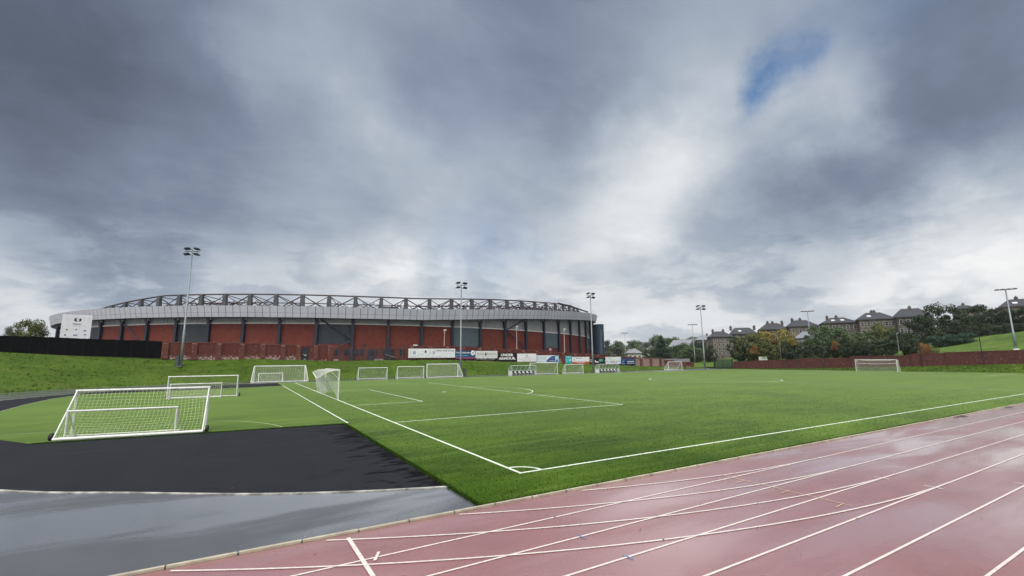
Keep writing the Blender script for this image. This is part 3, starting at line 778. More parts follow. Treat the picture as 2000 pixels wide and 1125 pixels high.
# ------------------------------------------------------------------ walls, fence, railing
def brick_stretch(name, label, secs, Y, piers, mat, pier_mat, cat='wall'):
    """secs: (X0, X1, top z0, top z1)"""
    x0 = secs[0][0]; r_ = empty(name, (x0, Y, lerp(ZT, x0)), label, cat); off = Vector(r_.location)
    for (a, c, za, zc) in secs:
        b = MB(); z0, z1 = lerp(ZT, a)-.35, lerp(ZT, c)-.35
        V = [(a, Y, z0), (c, Y, z1), (c, Y+.35, z1), (a, Y+.35, z0), (a, Y, za), (c, Y, zc), (c, Y+.35, zc), (a, Y+.35, za)]
        i = len(b.v); b.v += [tuple(Vector(q)-off) for q in V]
        for q in ((0, 1, 5, 4), (1, 2, 6, 5), (2, 3, 7, 6), (3, 0, 4, 7), (4, 5, 6, 7)): b.f.append(q); b.m.append(0)
        b.build('wall_panel', mat, r_)
        b = MB(); V = [(a-.02, Y-.08, za+.003), (c+.02, Y-.08, zc+.003), (c+.02, Y+.43, zc+.003), (a-.02, Y+.43, za+.003)]
        V += [(x, y, z+.14) for x, y, z in V]
        b.v += [tuple(Vector(q)-off) for q in V]
        for q in ((0, 3, 2, 1), (4, 5, 6, 7), (0, 1, 5, 4), (1, 2, 6, 5), (2, 3, 7, 6), (3, 0, 4, 7)): b.f.append(q); b.m.append(0)
        b.build('coping', M['coping'], r_)
    for x in piers:
        za = next((s[2]+(s[3]-s[2])*(x-s[0])/(s[1]-s[0]) for s in secs if s[0] <= x <= s[1]), None)
        if za is None: continue
        b = MB(); z0 = lerp(ZT, x)-.35
        b.box(x-.42, x+.42, Y-.30, Y-.003, z0, za-.22); b.poly([(x-.42, Y-.30, za-.22), (x+.42, Y-.30, za-.22), (x+.42, Y-.003, za-.02), (x-.42, Y-.003, za-.02)])
        b.v = [tuple(Vector(q)-off) for q in b.v]
        b.build('pier', pier_mat, r_)
    return r_
YW = 86.0
Xp = lambda px, py=690: atY(px, py, YW).x
brick_stretch('brick_wall', 'weathered red brick boundary wall with piers at the end of the black fence', [(-19.1, -3.4, 6.65, 6.60), (-3.36, 2.6, 6.42, 6.36)], YW,
              [-18.7, -14.6, -11.0, -7.4, -4.0, -.6, 2.1], M['oldbrick'], M['pierbrick'])
brick_stretch('brick_wall', 'short red brick wall stub between the black gateway and the railing', [(4.0, 8.2, 6.38, 6.34)], YW, [5.2, 7.8], M['oldbrick'], M['pierbrick'])
secs = []
tops = [(797, 905, 676.3, 677.5), (905, 960, 679.5, 681), (960, 1018, 682, 683.2), (1018, 1066, 684.6, 685.6), (1066, 1110, 688.3, 689.4), (1110, 1160, 690.8, 692.6), (1160, 1186, 693, 694), (1186, 1242, 696.5, 698.2), (1242, 1296, 698.6, 700.6)]
for a, c, ya, yc_ in tops:
    A = atY(a, ya, YW); B_ = atY(c, yc_, YW); secs.append((A.x+(.02 if secs else 0), B_.x-.02, A.z, B_.z))
x0, x1 = secs[0][0], secs[-1][1]
brick_stretch('brick_wall', 'long stepped red brick wall carrying the row of advertising boards', secs, YW, [x0+1+k*4.1 for k in range(int((x1-x0)/4.1)+1)], M['oldbrick'], M['pierbrick'])
xe = secs[-1][1]
brick_stretch('brick_wall', 'low red brick wall under grey sheeting near the dark gates', [(xe+.05, 108.5, 2.55, 2.35), (108.55, 117.6, 2.0, 1.75)], YW-.6, [xe+2, xe+5.8, 109.5, 113, 116.5], M['oldbrick'], M['pierbrick'])
# grey sheet fence above the low wall
gz = empty('sheet_fence', (106.5, YW+1.2, 1), 'grey metal sheeting showing above the low brick wall by the dark gates', 'fence')
b = MB(); b.box(-.5, 11.5, 0, .06, -.5, 2.0)
for k in range(9): b.box(-.5+k*1.4, -.45+k*1.4, -.05, -.003, -.5, 2.0)
b.build('sheet', M['cladding'], gz)
# dark gateway between the two wall stretches
g = empty('gate', (3.3, YW+.2, 3.4), 'black steel door filling the gap in the left brick wall', 'gate')
b = MB(); b.box(-.68, .68, 0, .08, -.3, 2.55); b.build('door_leaf', M['dark'], g)
b = MB(); b.box(-.72, -.685, -.1, .1, -.3, 2.6); b.box(.685, .72, -.1, .1, -.3, 2.6); b.box(-.72, .72, -.1, .1, 2.61, 2.72); b.build('door_frame', M['rust'], g)
b = MB()
for x, z, s in ((-.2, 1.2, .12), (.1, 1.0, .2), (.05, .25, .13), (-.15, .3, .08), (.12, 1.25, .07)): b.obox((x, -.02, z), Vector((1, 0, 0)), Vector((0, 1, 0)), Vector((0, 0, 1)), s, .01, s*.5)
b.build('notice', flat('notice_grey', (.45, .45, .46)), g)
# black screen fence on the left
fz = empty('screen_fence', (-40, YW, 5), 'long black screened fence on top of the grass bank at the far left', 'fence')
off = Vector(fz.location)
xs = frange(-76, -19.2, 2.03)
for a, c in zip(xs, xs[1:]):
    ht = lambda x: lerp([(-76, 2.45), (-38.8, 2.5), (-19.7, 2.62)], x)
    b = MB(); z0, z1 = lerp(ZT, a)-.2, lerp(ZT, c)-.2
    t0, t1 = lerp(ZT, a)+ht(a)+rnd.uniform(-.05, .05), lerp(ZT, c)+ht(c)+rnd.uniform(-.05, .05)
    V = [(a+.05, YW, z0), (c-.05, YW, z1), (c-.05, YW+.05, z1), (a+.05, YW+.05, z0), (a+.05, YW, t0), (c-.05, YW, t1), (c-.05, YW+.05, t1), (a+.05, YW+.05, t0)]
    b.v += [tuple(Vector(q)-off) for q in V]
    for q in ((0, 1, 5, 4), (1, 2, 6, 5), (2, 3, 7, 6), (3, 0, 4, 7), (4, 5, 6, 7)): b.f.append(q); b.m.append(0)
    b.build('screen_panel', M['blackscreen'], fz)
    b = MB(); b.box(a-.045, a+.045, YW-.04, YW+.09, z0, t0+.04); b.v = [tuple(Vector(q)-off) for q in b.v]
    b.build('post', M['blackpost'], fz)
# railing in front of the ground-floor windows
rz_ = empty('railing', (8.5, YW, 3.3), 'see-through dark mesh railing on the bank between brick wall and first advertising board', 'railing'); off = Vector(rz_.location)
xr = [Xp(662), Xp(687), Xp(713), Xp(738), Xp(762), Xp(786)]
for k, x in enumerate(xr):
    b = MB(); z = lerp(ZT, x); b.tube([(x, YW, z-.3), (x, YW, z+2.75)], .06, 6); b.v = [tuple(Vector(q)-off) for q in b.v]; b.build('post', M['pylon'], rz_)
b = MB()
xa, xb = 8.25, Xp(796)
for h in (.35, 1.5, 2.65): b.tube([(xa, YW, lerp(ZT, xa)+h), (xb, YW, lerp(ZT, xb)+h)], .025, 4)
for x in frange(xa, xb, 1.25):
    b.tube([(x, YW, lerp(ZT, x)-.2), (x, YW, lerp(ZT, x)+.75)], .035, 4)
b.v = [tuple(Vector(q)-off) for q in b.v]; b.build('rails', M['dark'], rz_)
b = MB(); b.poly([(xa, YW+.06, lerp(ZT, xa)-.1), (xb, YW+.06, lerp(ZT, xb)-.1), (xb, YW+.06, lerp(ZT, xb)+2.66), (xa, YW+.06, lerp(ZT, xa)+2.66)])
b.v = [tuple(Vector(q)-off) for q in b.v]; b.build('mesh_infill', M['scrim'], rz_)
# porch behind the railing
c = atY(761, 700, 93); pz = empty('porch', (c.x, 93, 3.2), 'small dark sloping porch roof behind the mesh railing', 'porch')
b = MB(); b.poly([(-1.2, -.8, 1.5), (1.4, -.8, .75), (1.4, 1, .75), (-1.2, 1, 1.5)]); b.poly([(-1.2, -.8, 1.38), (-1.2, -.8, 1.5), (1.4, -.8, .75), (1.4, -.8, .63)]); b.build('roof', M['cladding'], pz)
b = MB(); b.box(-1.1, 1.3, -.5, .9, -.5, .62); b.build('wall', M['dark'], pz)

# right-hand wall behind the far goal
RT = [(1432, 1480, 707, 704.8), (1480, 1562, 704.3, 703.2), (1562, 1660, 700.8, 700), (1660, 1777, 696.6, 694.9), (1777, 1843, 691.6, 690.2), (1843, 1999, 689.0, 684.0)]
XW = 121.0
rw = empty('brick_wall', (XW, 40, .5), 'long dull red brick wall rising in steps behind the far goal', 'wall'); off = Vector(rw.location)
last = None
RWALL = []
for a, c, ya, yc_ in RT:
    A, B_ = atX(a, ya, XW), atX(c, yc_, XW); RWALL.append((A.y, B_.y, A.z, B_.z))
y1 = RWALL[-1][1]; RWALL.append((y1, -30, RWALL[-1][3]+.1, RWALL[-1][3]+1.6))
for (ya, yb, za, zb) in RWALL:
    b = MB(); ya -= .015; yb += .015
    V = [(XW, ya, -.3), (XW, yb, -.3), (XW+.35, yb, -.3), (XW+.35, ya, -.3), (XW, ya, za), (XW, yb, zb), (XW+.35, yb, zb), (XW+.35, ya, za)]
    b.v += [tuple(Vector(q)-off) for q in V]
    for q in ((0, 1, 5, 4), (1, 2, 6, 5), (2, 3, 7, 6), (3, 0, 4, 7), (4, 5, 6, 7)): b.f.append(q); b.m.append(0)
    b.build('wall_panel', M['rightbrick'], rw)
    b = MB(); V = [(XW-.06, ya, za+.003), (XW-.06, yb, zb+.003), (XW+.41, yb, zb+.003), (XW+.41, ya, za+.003)]; V += [(x, y, z+.1) for x, y, z in V]
    b.v += [tuple(Vector(q)-off) for q in V]
    for q in ((0, 3, 2, 1), (4, 5, 6, 7), (0, 1, 5, 4), (1, 2, 6, 5), (2, 3, 7, 6), (3, 0, 4, 7)): b.f.append(q); b.m.append(0)
    b.build('coping', M['coping'], rw)
# corner gates
A, B_ = atX(1396, 720.5, 119.3), atX(1431, 720.5, 119.3)
gt = empty('gate', (119.3, (A.y+B_.y)/2, 0), 'pair of dark green slatted gates at the far corner of the pitch', 'gate')
hy = abs(A.y-B_.y)/2
for sg in (-1, 1):
    b = MB()
    y0, y1 = (.03, hy-.1) if sg > 0 else (-hy+.1, -.03)
    for z in frange(.1, 2.4, .3): b.box(-.02, .02, y0, y1, z, z+.2)
    for y in (y0, y1-.08): b.box(-.06, -.023, y, y+.08, 0, 2.55)
    b.build('gate_leaf', flat('gate_green', (.022, .04, .042), .4), gt)
for y in (-hy, hy):
    b = MB(); b.box(-.15, .15, y-.15, y+.15, -.2, 2.75); b.build('gate_post', M['dark'], gt)

# ------------------------------------------------------------------ lettering
def text_mesh(s, mat, width, height, loc, parent, name='lettering', bold=0.0, rot=None, shear=0.0, align='LEFT'):
    cu = bpy.data.curves.new('t', 'FONT'); cu.body = s; cu.size = 1; cu.offset = bold; cu.shear = shear; cu.extrude = .004; cu.resolution_u = 2
    o = bpy.data.objects.new('t', cu); COL.objects.link(o)
    dg = bpy.context.evaluated_depsgraph_get(); me = bpy.data.meshes.new_from_object(o.evaluated_get(dg))
    COL.objects.unlink(o); bpy.data.objects.remove(o); bpy.data.curves.remove(cu)
    me.materials.clear(); me.materials.append(mat)
    xs = [q.co.x for q in me.vertices]; ys = [q.co.y for q in me.vertices]
    sx = width/(max(xs)-min(xs)); sy = height/(max(ys)-min(ys)); x0, y0 = min(xs), min(ys)
    for q in me.vertices: q.co = Vector(((q.co.x-x0)*sx, -q.co.z-.0, (q.co.y-y0)*sy))
    me.name = name
    o = bpy.data.objects.new(name, me); COL.objects.link(o); o.parent = parent; o.location = loc
    return o
YB = 85.25
def board(px0, px1, yt, yb, label, color, name='advertising_board'):
    A = atY(px0, yb, YB); B_ = atY(px1, yt, YB)
    o = empty(name, (A.x, YB, A.z), label, 'banner', 'advertising boards along the brick wall')
    w, h = B_.x-A.x, B_.z-A.z
    b = MB(); b.box(0, w, 0, .06, 0, h); b.build('panel', color, o)
    b = MB()
    for x in (w*.12, w*.88): b.box(x-.05, x+.05, .065, .44, -.75, h*.6)
    b.build('bracket', M['dark'], o)
    return o, w, h
def patch(o, x0, x1, z0, z1, mat, name='print', k=1):
    b = MB(); b.box(x0, x1, -.004*k, -.0005-.004*(k-1), z0, z1); return b.build(name, mat, o)
def pshape(o, pts, mat, name='emblem', k=1):
    b = MB(); b.poly([(x, -.004*k, z) for x, z in pts]); return b.build(name, mat, o)
def scribble(o, x0, x1, z, h, mat, n=14, k=1, name='lettering'):
    b = MB(); x = x0; w = (x1-x0)/n
    for i in range(n):
        if rnd.random() < .85: b.box(x, x+w*rnd.uniform(.55, .9), -.004*k, -.001, z+h*rnd.uniform(0, .12), z+h*rnd.uniform(.6, 1))
        x += w
    return b.build(name, mat, o)
Wt = flat('board_white', (.78, .79, .82)); Ink = flat('ink_grey', (.20, .21, .25)); Lt = flat('ink_pale', (.50, .52, .58)); Bk = flat('board_black', (.008, .008, .010))
o, w, h = board(797.5, 889, 681.2, 699.0, 'long white board of small logos, first in the row beside the railing', Wt)
for a, c, col in ((.03, .06, (.62, .68, .60)), (.09, .15, (.36, .36, .62)), (.43, .48, (.60, .68, .64)), (.505, .555, (.40, .46, .60))):
    patch(o, w*a, w*c, h*.38, h*.72, flat('swatch%d' % int(a*1000), col), 'swatch')
patch(o, w*.20, w*.37, h*.50, h*.86, flat('box_white', (.88, .88, .9)), 'logo_box'); patch(o, w*.335, w*.372, h*.54, h*.80, Bk, 'logo_square', 2)
patch(o, w*.20, w*.35, h*.455, h*.475, Ink, 'rule')
text_mesh('CMS', Lt, w*.11, h*.16, (w*.21, -.009, h*.6), o)
text_mesh('Kelvin Smith Group', flat('ink_navy', (.06, .07, .13)), w*.40, h*.26, (w*.575, -.005, h*.64), o, bold=.012, shear=.2)
scribble(o, w*.13, w*.45, h*.24, h*.06, Lt, 22); scribble(o, w*.02, w*.15, h*.08, h*.06, Ink, 8); scribble(o, w*.36, w*.55, h*.09, h*.06, Lt, 12); scribble(o, w*.58, w*.68, h*.10, h*.06, Ink, 9); scribble(o, w*.70, w*.96, h*.44, h*.04, Lt, 18); scribble(o, w*.84, w*.96, h*.12, h*.05, Lt, 9)
o, w, h = board(889.6, 928.2, 685.0, 700.2, 'blue board with white football emblem and pink bottom strip', flat('board_blue', (.018, .075, .17)))
patch(o, 0, w, 0, h*.10, flat('pink', (.55, .07, .27)), 'strip')
text_mesh('Your printing team', flat('letter_white', (.85, .85, .86)), w*.70, h*.26, (w*.03, -.005, h*.60), o, bold=.02)
scribble(o, w*.03, w*.65, h*.30, h*.12, flat('ink_sky', (.20, .45, .65)), 20)
b = MB(); b.poly([(w*.88+.62*math.cos(t_*.6283)*(1.05 if t_ % 2 else .85), -.004, h*.72+.62*math.sin(t_*.6283)*(1.05 if t_ % 2 else .85)) for t_ in range(10)]); b.build('football', flat('letter_white', (.85, .85, .86)), o)
pshape(o, [(w*.88+.2*math.cos(t_*1.2566), h*.72+.2*math.sin(t_*1.2566)) for t_ in range(5)], Bk, 'football_patch', 2)
pshape(o, [(w*.80, h*.42), (w*.86, h*.32), (w*.88, h*.4), (w*.83, h*.48)], flat('letter_white', (.85, .85, .86)), 'swoosh')
o, w, h = board(929, 971.5, 685.6, 702.6, 'white board with slim black lettering and a black strip along its foot', Wt)
patch(o, 0, w, 0, h*.18, Bk, 'strip'); scribble(o, w*.06, w*.52, h*.05, h*.09, Wt, 18, 2); scribble(o, w*.60, w*.90, h*.05, h*.09, Wt, 12, 2)
patch(o, w*.03, w*.97, h*.24, h*.93, flat('board_ivory', (.66, .66, .64)), 'inset')
text_mesh('barlow', Ink, w*.30, h*.32, (w*.07, -.009, h*.52), o, bold=-.008); text_mesh('henderson', Ink, w*.40, h*.32, (w*.53, -.009, h*.52), o, bold=-.008)
pshape(o, [(w*.41, h*.55), (w*.45, h*.85), (w*.50, h*.65), (w*.48, h*.45)], Bk, 'emblem', 3); scribble(o, w*.28, w*.72, h*.36, h*.05, Lt, 20, 2)
o, w, h = board(972.5, 1008.6, 688.6, 706.8, 'black board with two bold white words in capitals', Bk)
WL = flat('letter_bright', (.88, .88, .88))
text_mesh('UNDER', WL, w*.67, h*.28, (w*.16, -.005, h*.60), o, bold=.035); text_mesh('ARMOUR.', WL, w*.92, h*.28, (w*.04, -.005, h*.22), o, bold=.035)
o, w, h = board(1010.5, 1047.2, 690.6, 706.6, 'plain white board with a tiny emblem above thin lines of text', Wt)
pshape(o, [(w*.46, h*.72), (w*.50, h*.92), (w*.54, h*.72), (w*.52, h*.62), (w*.48, h*.62)], flat('ink_sage', (.22, .32, .27))); scribble(o, w*.34, w*.66, h*.46, h*.08, flat('ink_rose', (.45, .25, .32)), 14); scribble(o, w*.05, w*.95, h*.30, h*.06, Ink, 36); scribble(o, w*.27, w*.72, h*.11, h*.06, Ink, 20)
o, w, h = board(1048, 1084, 693.8, 709.0, 'white board with a dark blue swoosh filling its right half', flat('board_ice', (.66, .73, .80)))
pshape(o, [(w*.48, h*.12), (w*.62, h*.50), (w*.76, h*.80), (w*.88, h*.90), (w, h*.92), (w, h*.12)], flat('board_royal', (.03, .07, .23)), 'swoosh')
pshape(o, [(w*.42, h*.04), (w*.48, h*.10), (w, h*.10), (w, h*.04)], Wt, 'edge_stripe')
text_mesh('A Connell', flat('ink_steel', (.30, .42, .56)), w*.42, h*.36, (w*.08, -.005, h*.46), o, bold=-.006); scribble(o, w*.10, w*.40, h*.18, h*.08, Ink, 14); scribble(o, w*.66, w*.97, h*.24, h*.12, Lt, 12, 2); scribble(o, w*.74, w*.97, h*.52, h*.20, flat('ink_blue', (.12, .22, .42)), 8, 2)
patch(o, w*.02, w*.07, h*.15, h*.85, flat('ink_blue2', (.36, .45, .62)), 'stripe')
o, w, h = board(1084.3, 1091, 694.6, 709.6, 'narrow pale blue board at the end of the swoosh board', flat('board_sky', (.32, .58, .72)))
pshape(o, [(w*.2, h*.1), (w*.75, h*.1), (w*.8, h*.4), (w*.5, h*.5), (w*.2, h*.4)], flat('ink_teal', (.08, .2, .3))); patch(o, w*.1, w*.9, h*.62, h*.9, flat('sky_light', (.5, .74, .82)), 'tint')
o, w, h = board(1104.4, 1117.2, 695.2, 710.6, 'small turquoise board left of the white and red board', flat('board_teal', (.03, .38, .44)))
text_mesh('PASL', flat('ink_aqua', (.55, .80, .82)), w*.66, h*.20, (w*.18, -.005, h*.74), o, bold=.01); pshape(o, [(w*.62, h*.36), (w*.82, h*.36), (w*.82, h*.58), (w*.62, h*.58)], Wt, 'print'); scribble(o, w*.1, w*.5, h*.3, h*.08, flat('ink_aqua', (.55, .80, .82)), 8); scribble(o, w*.1, w*.5, h*.48, h*.08, flat('ink_aqua', (.55, .80, .82)), 8)
o, w, h = board(1117.6, 1151, 697.0, 711.2, 'white board with a red lower strip beside the third floodlight', Wt)
patch(o, 0, w, 0, h*.33, flat('board_red', (.52, .085, .05)), 'strip'); scribble(o, w*.2, w*.75, h*.12, h*.14, Wt, 16, 2); pshape(o, [(w*.08, h*.52), (w*.14, h*.74), (w*.18, h*.52)], Ink); scribble(o, w*.22, w*.56, h*.74, h*.12, Ink, 12); scribble(o, w*.22, w*.85, h*.50, h*.04, Lt, 26)
o, w, h = board(1151.4, 1182.4, 699.0, 711.8, 'black board with white and green shapes partly hidden by the third floodlight', Bk)
pshape(o, [(w*.36, h*.68), (w*.42, h*.44), (w*.56, h*.44), (w*.56, h*.28), (w*.38, h*.28), (w*.32, h*.55)], Wt); pshape(o, [(w*.58, h*.55), (w*.62, h*.82), (w*.84, h*.80), (w*.82, h*.36), (w*.76, h*.5), (w*.66, h*.34)], flat('ink_green', (.12, .36, .30))); patch(o, w*.04, w*.14, h*.36, h*.80, flat('ink_sand', (.5, .44, .32)), 'print'); patch(o, w*.06, w*.12, h*.50, h*.66, Bk, 'print', 2); patch(o, w*.9, w*.96, h*.42, h*.6, Ink, 'print')
o, w, h = board(1183, 1212.4, 697.0, 711.0, 'white board with pale green initials behind the second dugout', flat('board_pearl', (.64, .66, .72)))
patch(o, 0, w, h*.48, h, flat('pearl_light', (.74, .78, .78)), 'upper_band'); text_mesh('TG', flat('ink_leaf', (.35, .50, .42)), w*.24, h*.32, (w*.12, -.009, h*.58), o, bold=.01); scribble(o, w*.42, w*.92, h*.66, h*.06, Lt, 18, 2); scribble(o, w*.08, w*.94, h*.30, h*.13, Ink, 24); scribble(o, w*.3, w*.78, h*.10, h*.10, Ink, 14)
o, w, h = board(1213, 1241, 699.6, 713.6, 'navy board with pale blue lettering, last at the right end of the row', flat('board_navy', (.012, .022, .085)))
scribble(o, w*.42, w*.90, h*.46, h*.18, flat('ink_ice', (.62, .68, .82)), 12); scribble(o, w*.40, w*.96, h*.22, h*.15, flat('ink_ice', (.62, .68, .82)), 16); pshape(o, [(w*.05, h*.4), (w*.14, h*.85), (w*.28, h*.78), (w*.22, h*.35)], flat('ink_mid', (.08, .16, .36))); scribble(o, w*.04, w*.26, h*.18, h*.1, flat('ink_ice', (.62, .68, .82)), 8); patch(o, w*.02, w*.98, h*.80, h*.86, flat('ink_mid', (.08, .16, .36)), 'rule')

# big white sign board in front of the stadium's left end
DS = 112.0
TL, TR, BL, BR = atD(124, 614.6, DS), atD(182.5, 615, DS), atD(116, 659, DS), atD(175.5, 659, DS)
mid = (BL+BR)/2; ex = (BR-BL); ex.z = 0; wS = ex.length; hS = (TL.z+TR.z)/2-BL.z+.45
so = empty('sign_board', (BL.x, BL.y, BL.z-.45), 'big white sign with round dark emblem standing behind the black fence', 'sign', rz=math.atan2(ex.y, ex.x))
b = MB(); pts = [(0, .45), (wS*.11, .05), (wS*.80, -.05), (wS, .40), (wS*1.0, hS), (0, hS)]
b.poly([(x, 0, z) for x, z in pts]); b.poly([(x, .25, z) for x, z in pts][::-1])
for (a, c), (d, e) in zip(pts, pts[1:]+pts[:1]): b.poly([(a, 0, c), (a, .25, c), (d, .25, e), (d, 0, e)])
b.build('panel', flat('sign_white', (.80, .80, .84)), so)
b = MB()
for x in (wS*.25, wS*.75): b.box(x-.15, x+.15, .26, .5, -4.2, hS*.8)
b.build('leg', M['dark'], so)
cx, cz, rr = wS*.52, hS*.80, wS*.088
NI = flat('sign_ink', (.02, .035, .06))
b = MB()
def arcp(b, cx, cz, r, w, a0, a1, n=14):
    A = []; B2 = []
    for k in range(n+1):
        t_ = a0+(a1-a0)*k/n; q = w*math.sin(math.pi*(k+.5)/(n+1))
        A.append((cx+(r+q)*math.cos(t_), -.006, cz+(r+q)*math.sin(t_))); B2.append((cx+(r-q)*math.cos(t_), -.006, cz+(r-q)*math.sin(t_)))
    b.strip(A, B2)
arcp(b, cx, cz, rr, .14, R(100), R(260)); arcp(b, cx, cz, rr, .14, R(-70), R(60))
b.poly([(cx-rr*.9, -.006, cz-rr*.5), (cx-rr*.4, -.006, cz-rr*.55), (cx+rr*.9, -.006, cz+rr*.3), (cx+rr*1.25, -.006, cz+rr*.85), (cx+rr*.5, -.006, cz+rr*.25), (cx-rr*.2, -.006, cz-rr*.25)])
b.build('emblem', NI, so)
text_mesh('Hampden', NI, wS*.29, hS*.075, (wS*.37, -.006, hS*.595), so, bold=.02, shear=.25)
patch(so, wS*.37, wS*.66, hS*.555, hS*.562, NI, 'rule')
for (fx, fz, col, sh) in ((.20, .40, (.30, .22, .03), 0), (.51, .42, (.2, .22, .28), 1), (.80, .38, (.05, .06, .10), 2), (.17, .20, (.05, .05, .09), 1), (.50, .20, (.10, .11, .16), 3), (.82, .22, (.02, .26, .24), 2)):
    x, z, s = wS*fx, hS*fz, wS*.038
    P = {0: [(-1, 1), (1, 1), (.8, -.3), (0, -1.2), (-.8, -.3)], 1: [(0, 1.4), (.4, .4), (1.1, .5), (.6, -.4), (.7, -1), (-.7, -1), (-.6, -.4), (-1.1, .5), (-.4, .4)], 2: [(-1.2, -.6), (-.8, .6), (.2, .9), (1.3, .2), (.8, -.8)], 3: [(-2, -.6), (-1.8, .7), (0, .5), (1.6, .8), (1.9, -.4), (.4, -.8)]}[sh]
    pshape(so, [(x+a*s, z+c*s) for a, c in P], flat('crest%d' % int(fx*100+fz*1000), col), 'crest', 1.5)
    patch(so, x-s*1.6, x+s*1.6, z-s*1.75, z-s*1.6, Lt, 'caption', 1.5)

# ------------------------------------------------------------------ floodlights and posts
def floodlight(foot, top_z, label, style, r=.14, rz=0.0, cabinet=None, name='floodlight', head=1.0):
    H = top_z-foot.z
    o = empty(name, (foot.x, foot.y, foot.z), label, 'floodlight', 'floodlight poles around the ground', rz)
    b = MB(); n = 6; b.tube([(0, 0, -.3), (0, 0, H*.3), (0, 0, H*.3+.05), (0, 0, H-.1)], [r*1.25, r*1.1, r*.9, r*.55], 10); b.build('pole', M['galv'], o, True)
    b = MB(); b.obox((0, 0, .12), Vector((1, 0, 0)), Vector((0, 1, 0)), Vector((0, 0, 1)), r*2, r*2, .04); b.build('base_plate', M['galv'], o)
    if cabinet:
        b = MB(); b.box(cabinet[0]-.28, cabinet[0]+.28, -.2, .2, -.2, cabinet[1]); b.box(cabinet[0]-.31, cabinet[0]+.31, -.23, .23, cabinet[1]+.002, cabinet[1]+.05); b.build('cabinet', M['pylon'], o)
    b = MB()
    if style == 'quad':
        b.tube([(-1.25*head, 0, H-.25), (1.25*head, 0, H-.25)], .05, 6)
        b.tube([(0, 0, H-.1), (0, 0, H+.05)], .06, 6)
        for sg in (-1, 1): b.tube([(sg*.8*head, 0, H-.75), (sg*.8*head, 0, H+.2)], .035, 5)
        b.build('crossarm', M['dark'], o)
        for sg in (-1, 1):
            for z, tilt in ((H+.25, .55), (H-.72, .55)):
                lamp_head(o, (sg*.82*head, -.1, z), tilt*1.0, sg, head)
    else:
        b.tube([(-1.3*head, 0, H-.1), (1.3*head, 0, H-.1)], .06, 6); b.build('crossarm', M['dark'], o)
        for q in (-1.15, -.4, .4, 1.15): lamp_head(o, (q*head, -.12, H), .25, 0, head*.72)
    return o
def lamp_head(o, loc, tilt, sg, s):
    ax = Vector((1, 0, sg*-.12)).normalized(); ay = Vector((0, math.cos(tilt*.5), -math.sin(tilt*.5))); az = ax.cross(ay)
    c = Vector(loc); b = MB(); hx, hy, hz = .53*s, .42*s, .11*s
    i = len(b.v)
    for dz, k in ((-1, 1.0), (1, .62)):
        for dx, dy in ((-1, -1), (1, -1), (1, 1), (-1, 1)): b.v.append(tuple(c+ax*hx*dx*k+ay*hy*dy*k+az*hz*dz))
    for q in ((0, 3, 2, 1), (4, 5, 6, 7), (0, 1, 5, 4), (1, 2, 6, 5), (2, 3, 7, 6), (3, 0, 4, 7)): b.f.append(q); b.m.append(0)
    h = b.build('lamp_head', M['lamp'], o)
    b = MB(); b.obox(c-az*(hz+.012), ax, ay, az, hx*.85, hy*.85, .01); b.build('lens', M['lampglass'], h)
    return h
f1 = hit(352.5, 717.5, bank_h); D1 = math.hypot(f1.x-CAM.x, f1.y-CAM.y)
floodlight(f1, atD(381.5, 489, D1).z, 'tallest looking floodlight pole, on the grass bank before the left brick wall', 'quad', .17, R(-20), (-.55, 1.9), head=.92)
for (px, py, tx, ty, lab, cab) in ((899.5, 733.5, 902.5, 555, 'floodlight pole rising beside the middle portable goal before the blue board', (.9, 1.5)), (1158.5, 727, 1155, 575, 'floodlight pole in front of the right end of the stadium', None)):
    P = atY(px, py, 75.2 if px < 1000 else 74.2); P.z = bank_h(P.x, P.y); D_ = math.hypot(P.x-CAM.x, P.y-CAM.y)
    floodlight(P, atD(tx, ty, D_).z, lab, 'quad', .17, R(0), cab, head=.95)
P = atD(1377, 720.5, 150); P.z = .0
floodlight(P, atD(1367.5, 599, 150).z, 'floodlight pole at the far corner before the low brick wall', 'quad', .19, R(-25), head=1.1)
for (px, py, D_, tx, ty, lab, hd) in ((1357.5, 705, 205, 1352.3, 634, 'thin floodlight pole behind the low wall, just left of the far corner pole', 1.25), (1222, 693, 270, 1220.8, 650.5, 'small distant floodlight pole between the stadium and the far houses', 1.3), (1587, 700, 178, 1575.5, 608, 'floodlight pole standing behind the right wall before the slate roofed tenements', 1.25)):
    P = atD(px, py, D_); P.z = min(P.z, hill_h(P.x, P.y) if px > 1500 else .3)
    floodlight(P, atD(tx, ty, D_).z, lab, 'bar', .16, -math.atan2(P.x-CAM.x, P.y-CAM.y)+math.pi*0, head=hd)
P = hit(1985, 683, hill_h, 100); D_ = math.hypot(P.x-CAM.x, P.y-CAM.y)
o = floodlight(P, atD(1964.5, 565, D_).z, 'floodlight pole on the green slope at the right edge', 'bar', .19, R(-70), head=1.15)
b = MB(); b.box(-.45, .45, -.45, .45, -.4, .25); b.build('footing', M['white'], o)
def lamppost(px, py, D_, ty, tx, lab):
    P = atD(px, py, D_); P.z = min(P.z, hill_h(P.x, P.y)); zt = atD(tx, ty, D_).z
    o = empty('lamp_post', P, lab, 'lamp post', 'low lamp posts behind the right wall')
    b = MB(); b.tube([(0, 0, -.3), (0, 0, zt-P.z)], [.10, .075], 8); b.build('pole', M['galv'], o)
    b = MB(); b.obox((.15, -.1, zt-P.z+.05), Vector((1, 0, 0)), Vector((0, 1, 0)), Vector((0, 0, 1)), .38, .18, .08); b.build('lamp_head', M['cladding'], o)
lamppost(1526, 704, 166, 668, 1524, 'short lamp post before the yellow tree behind the right wall')
lamppost(1757.5, 696, 152, 651, 1753.5, 'short lamp post before the dark bushes right of the far goal')
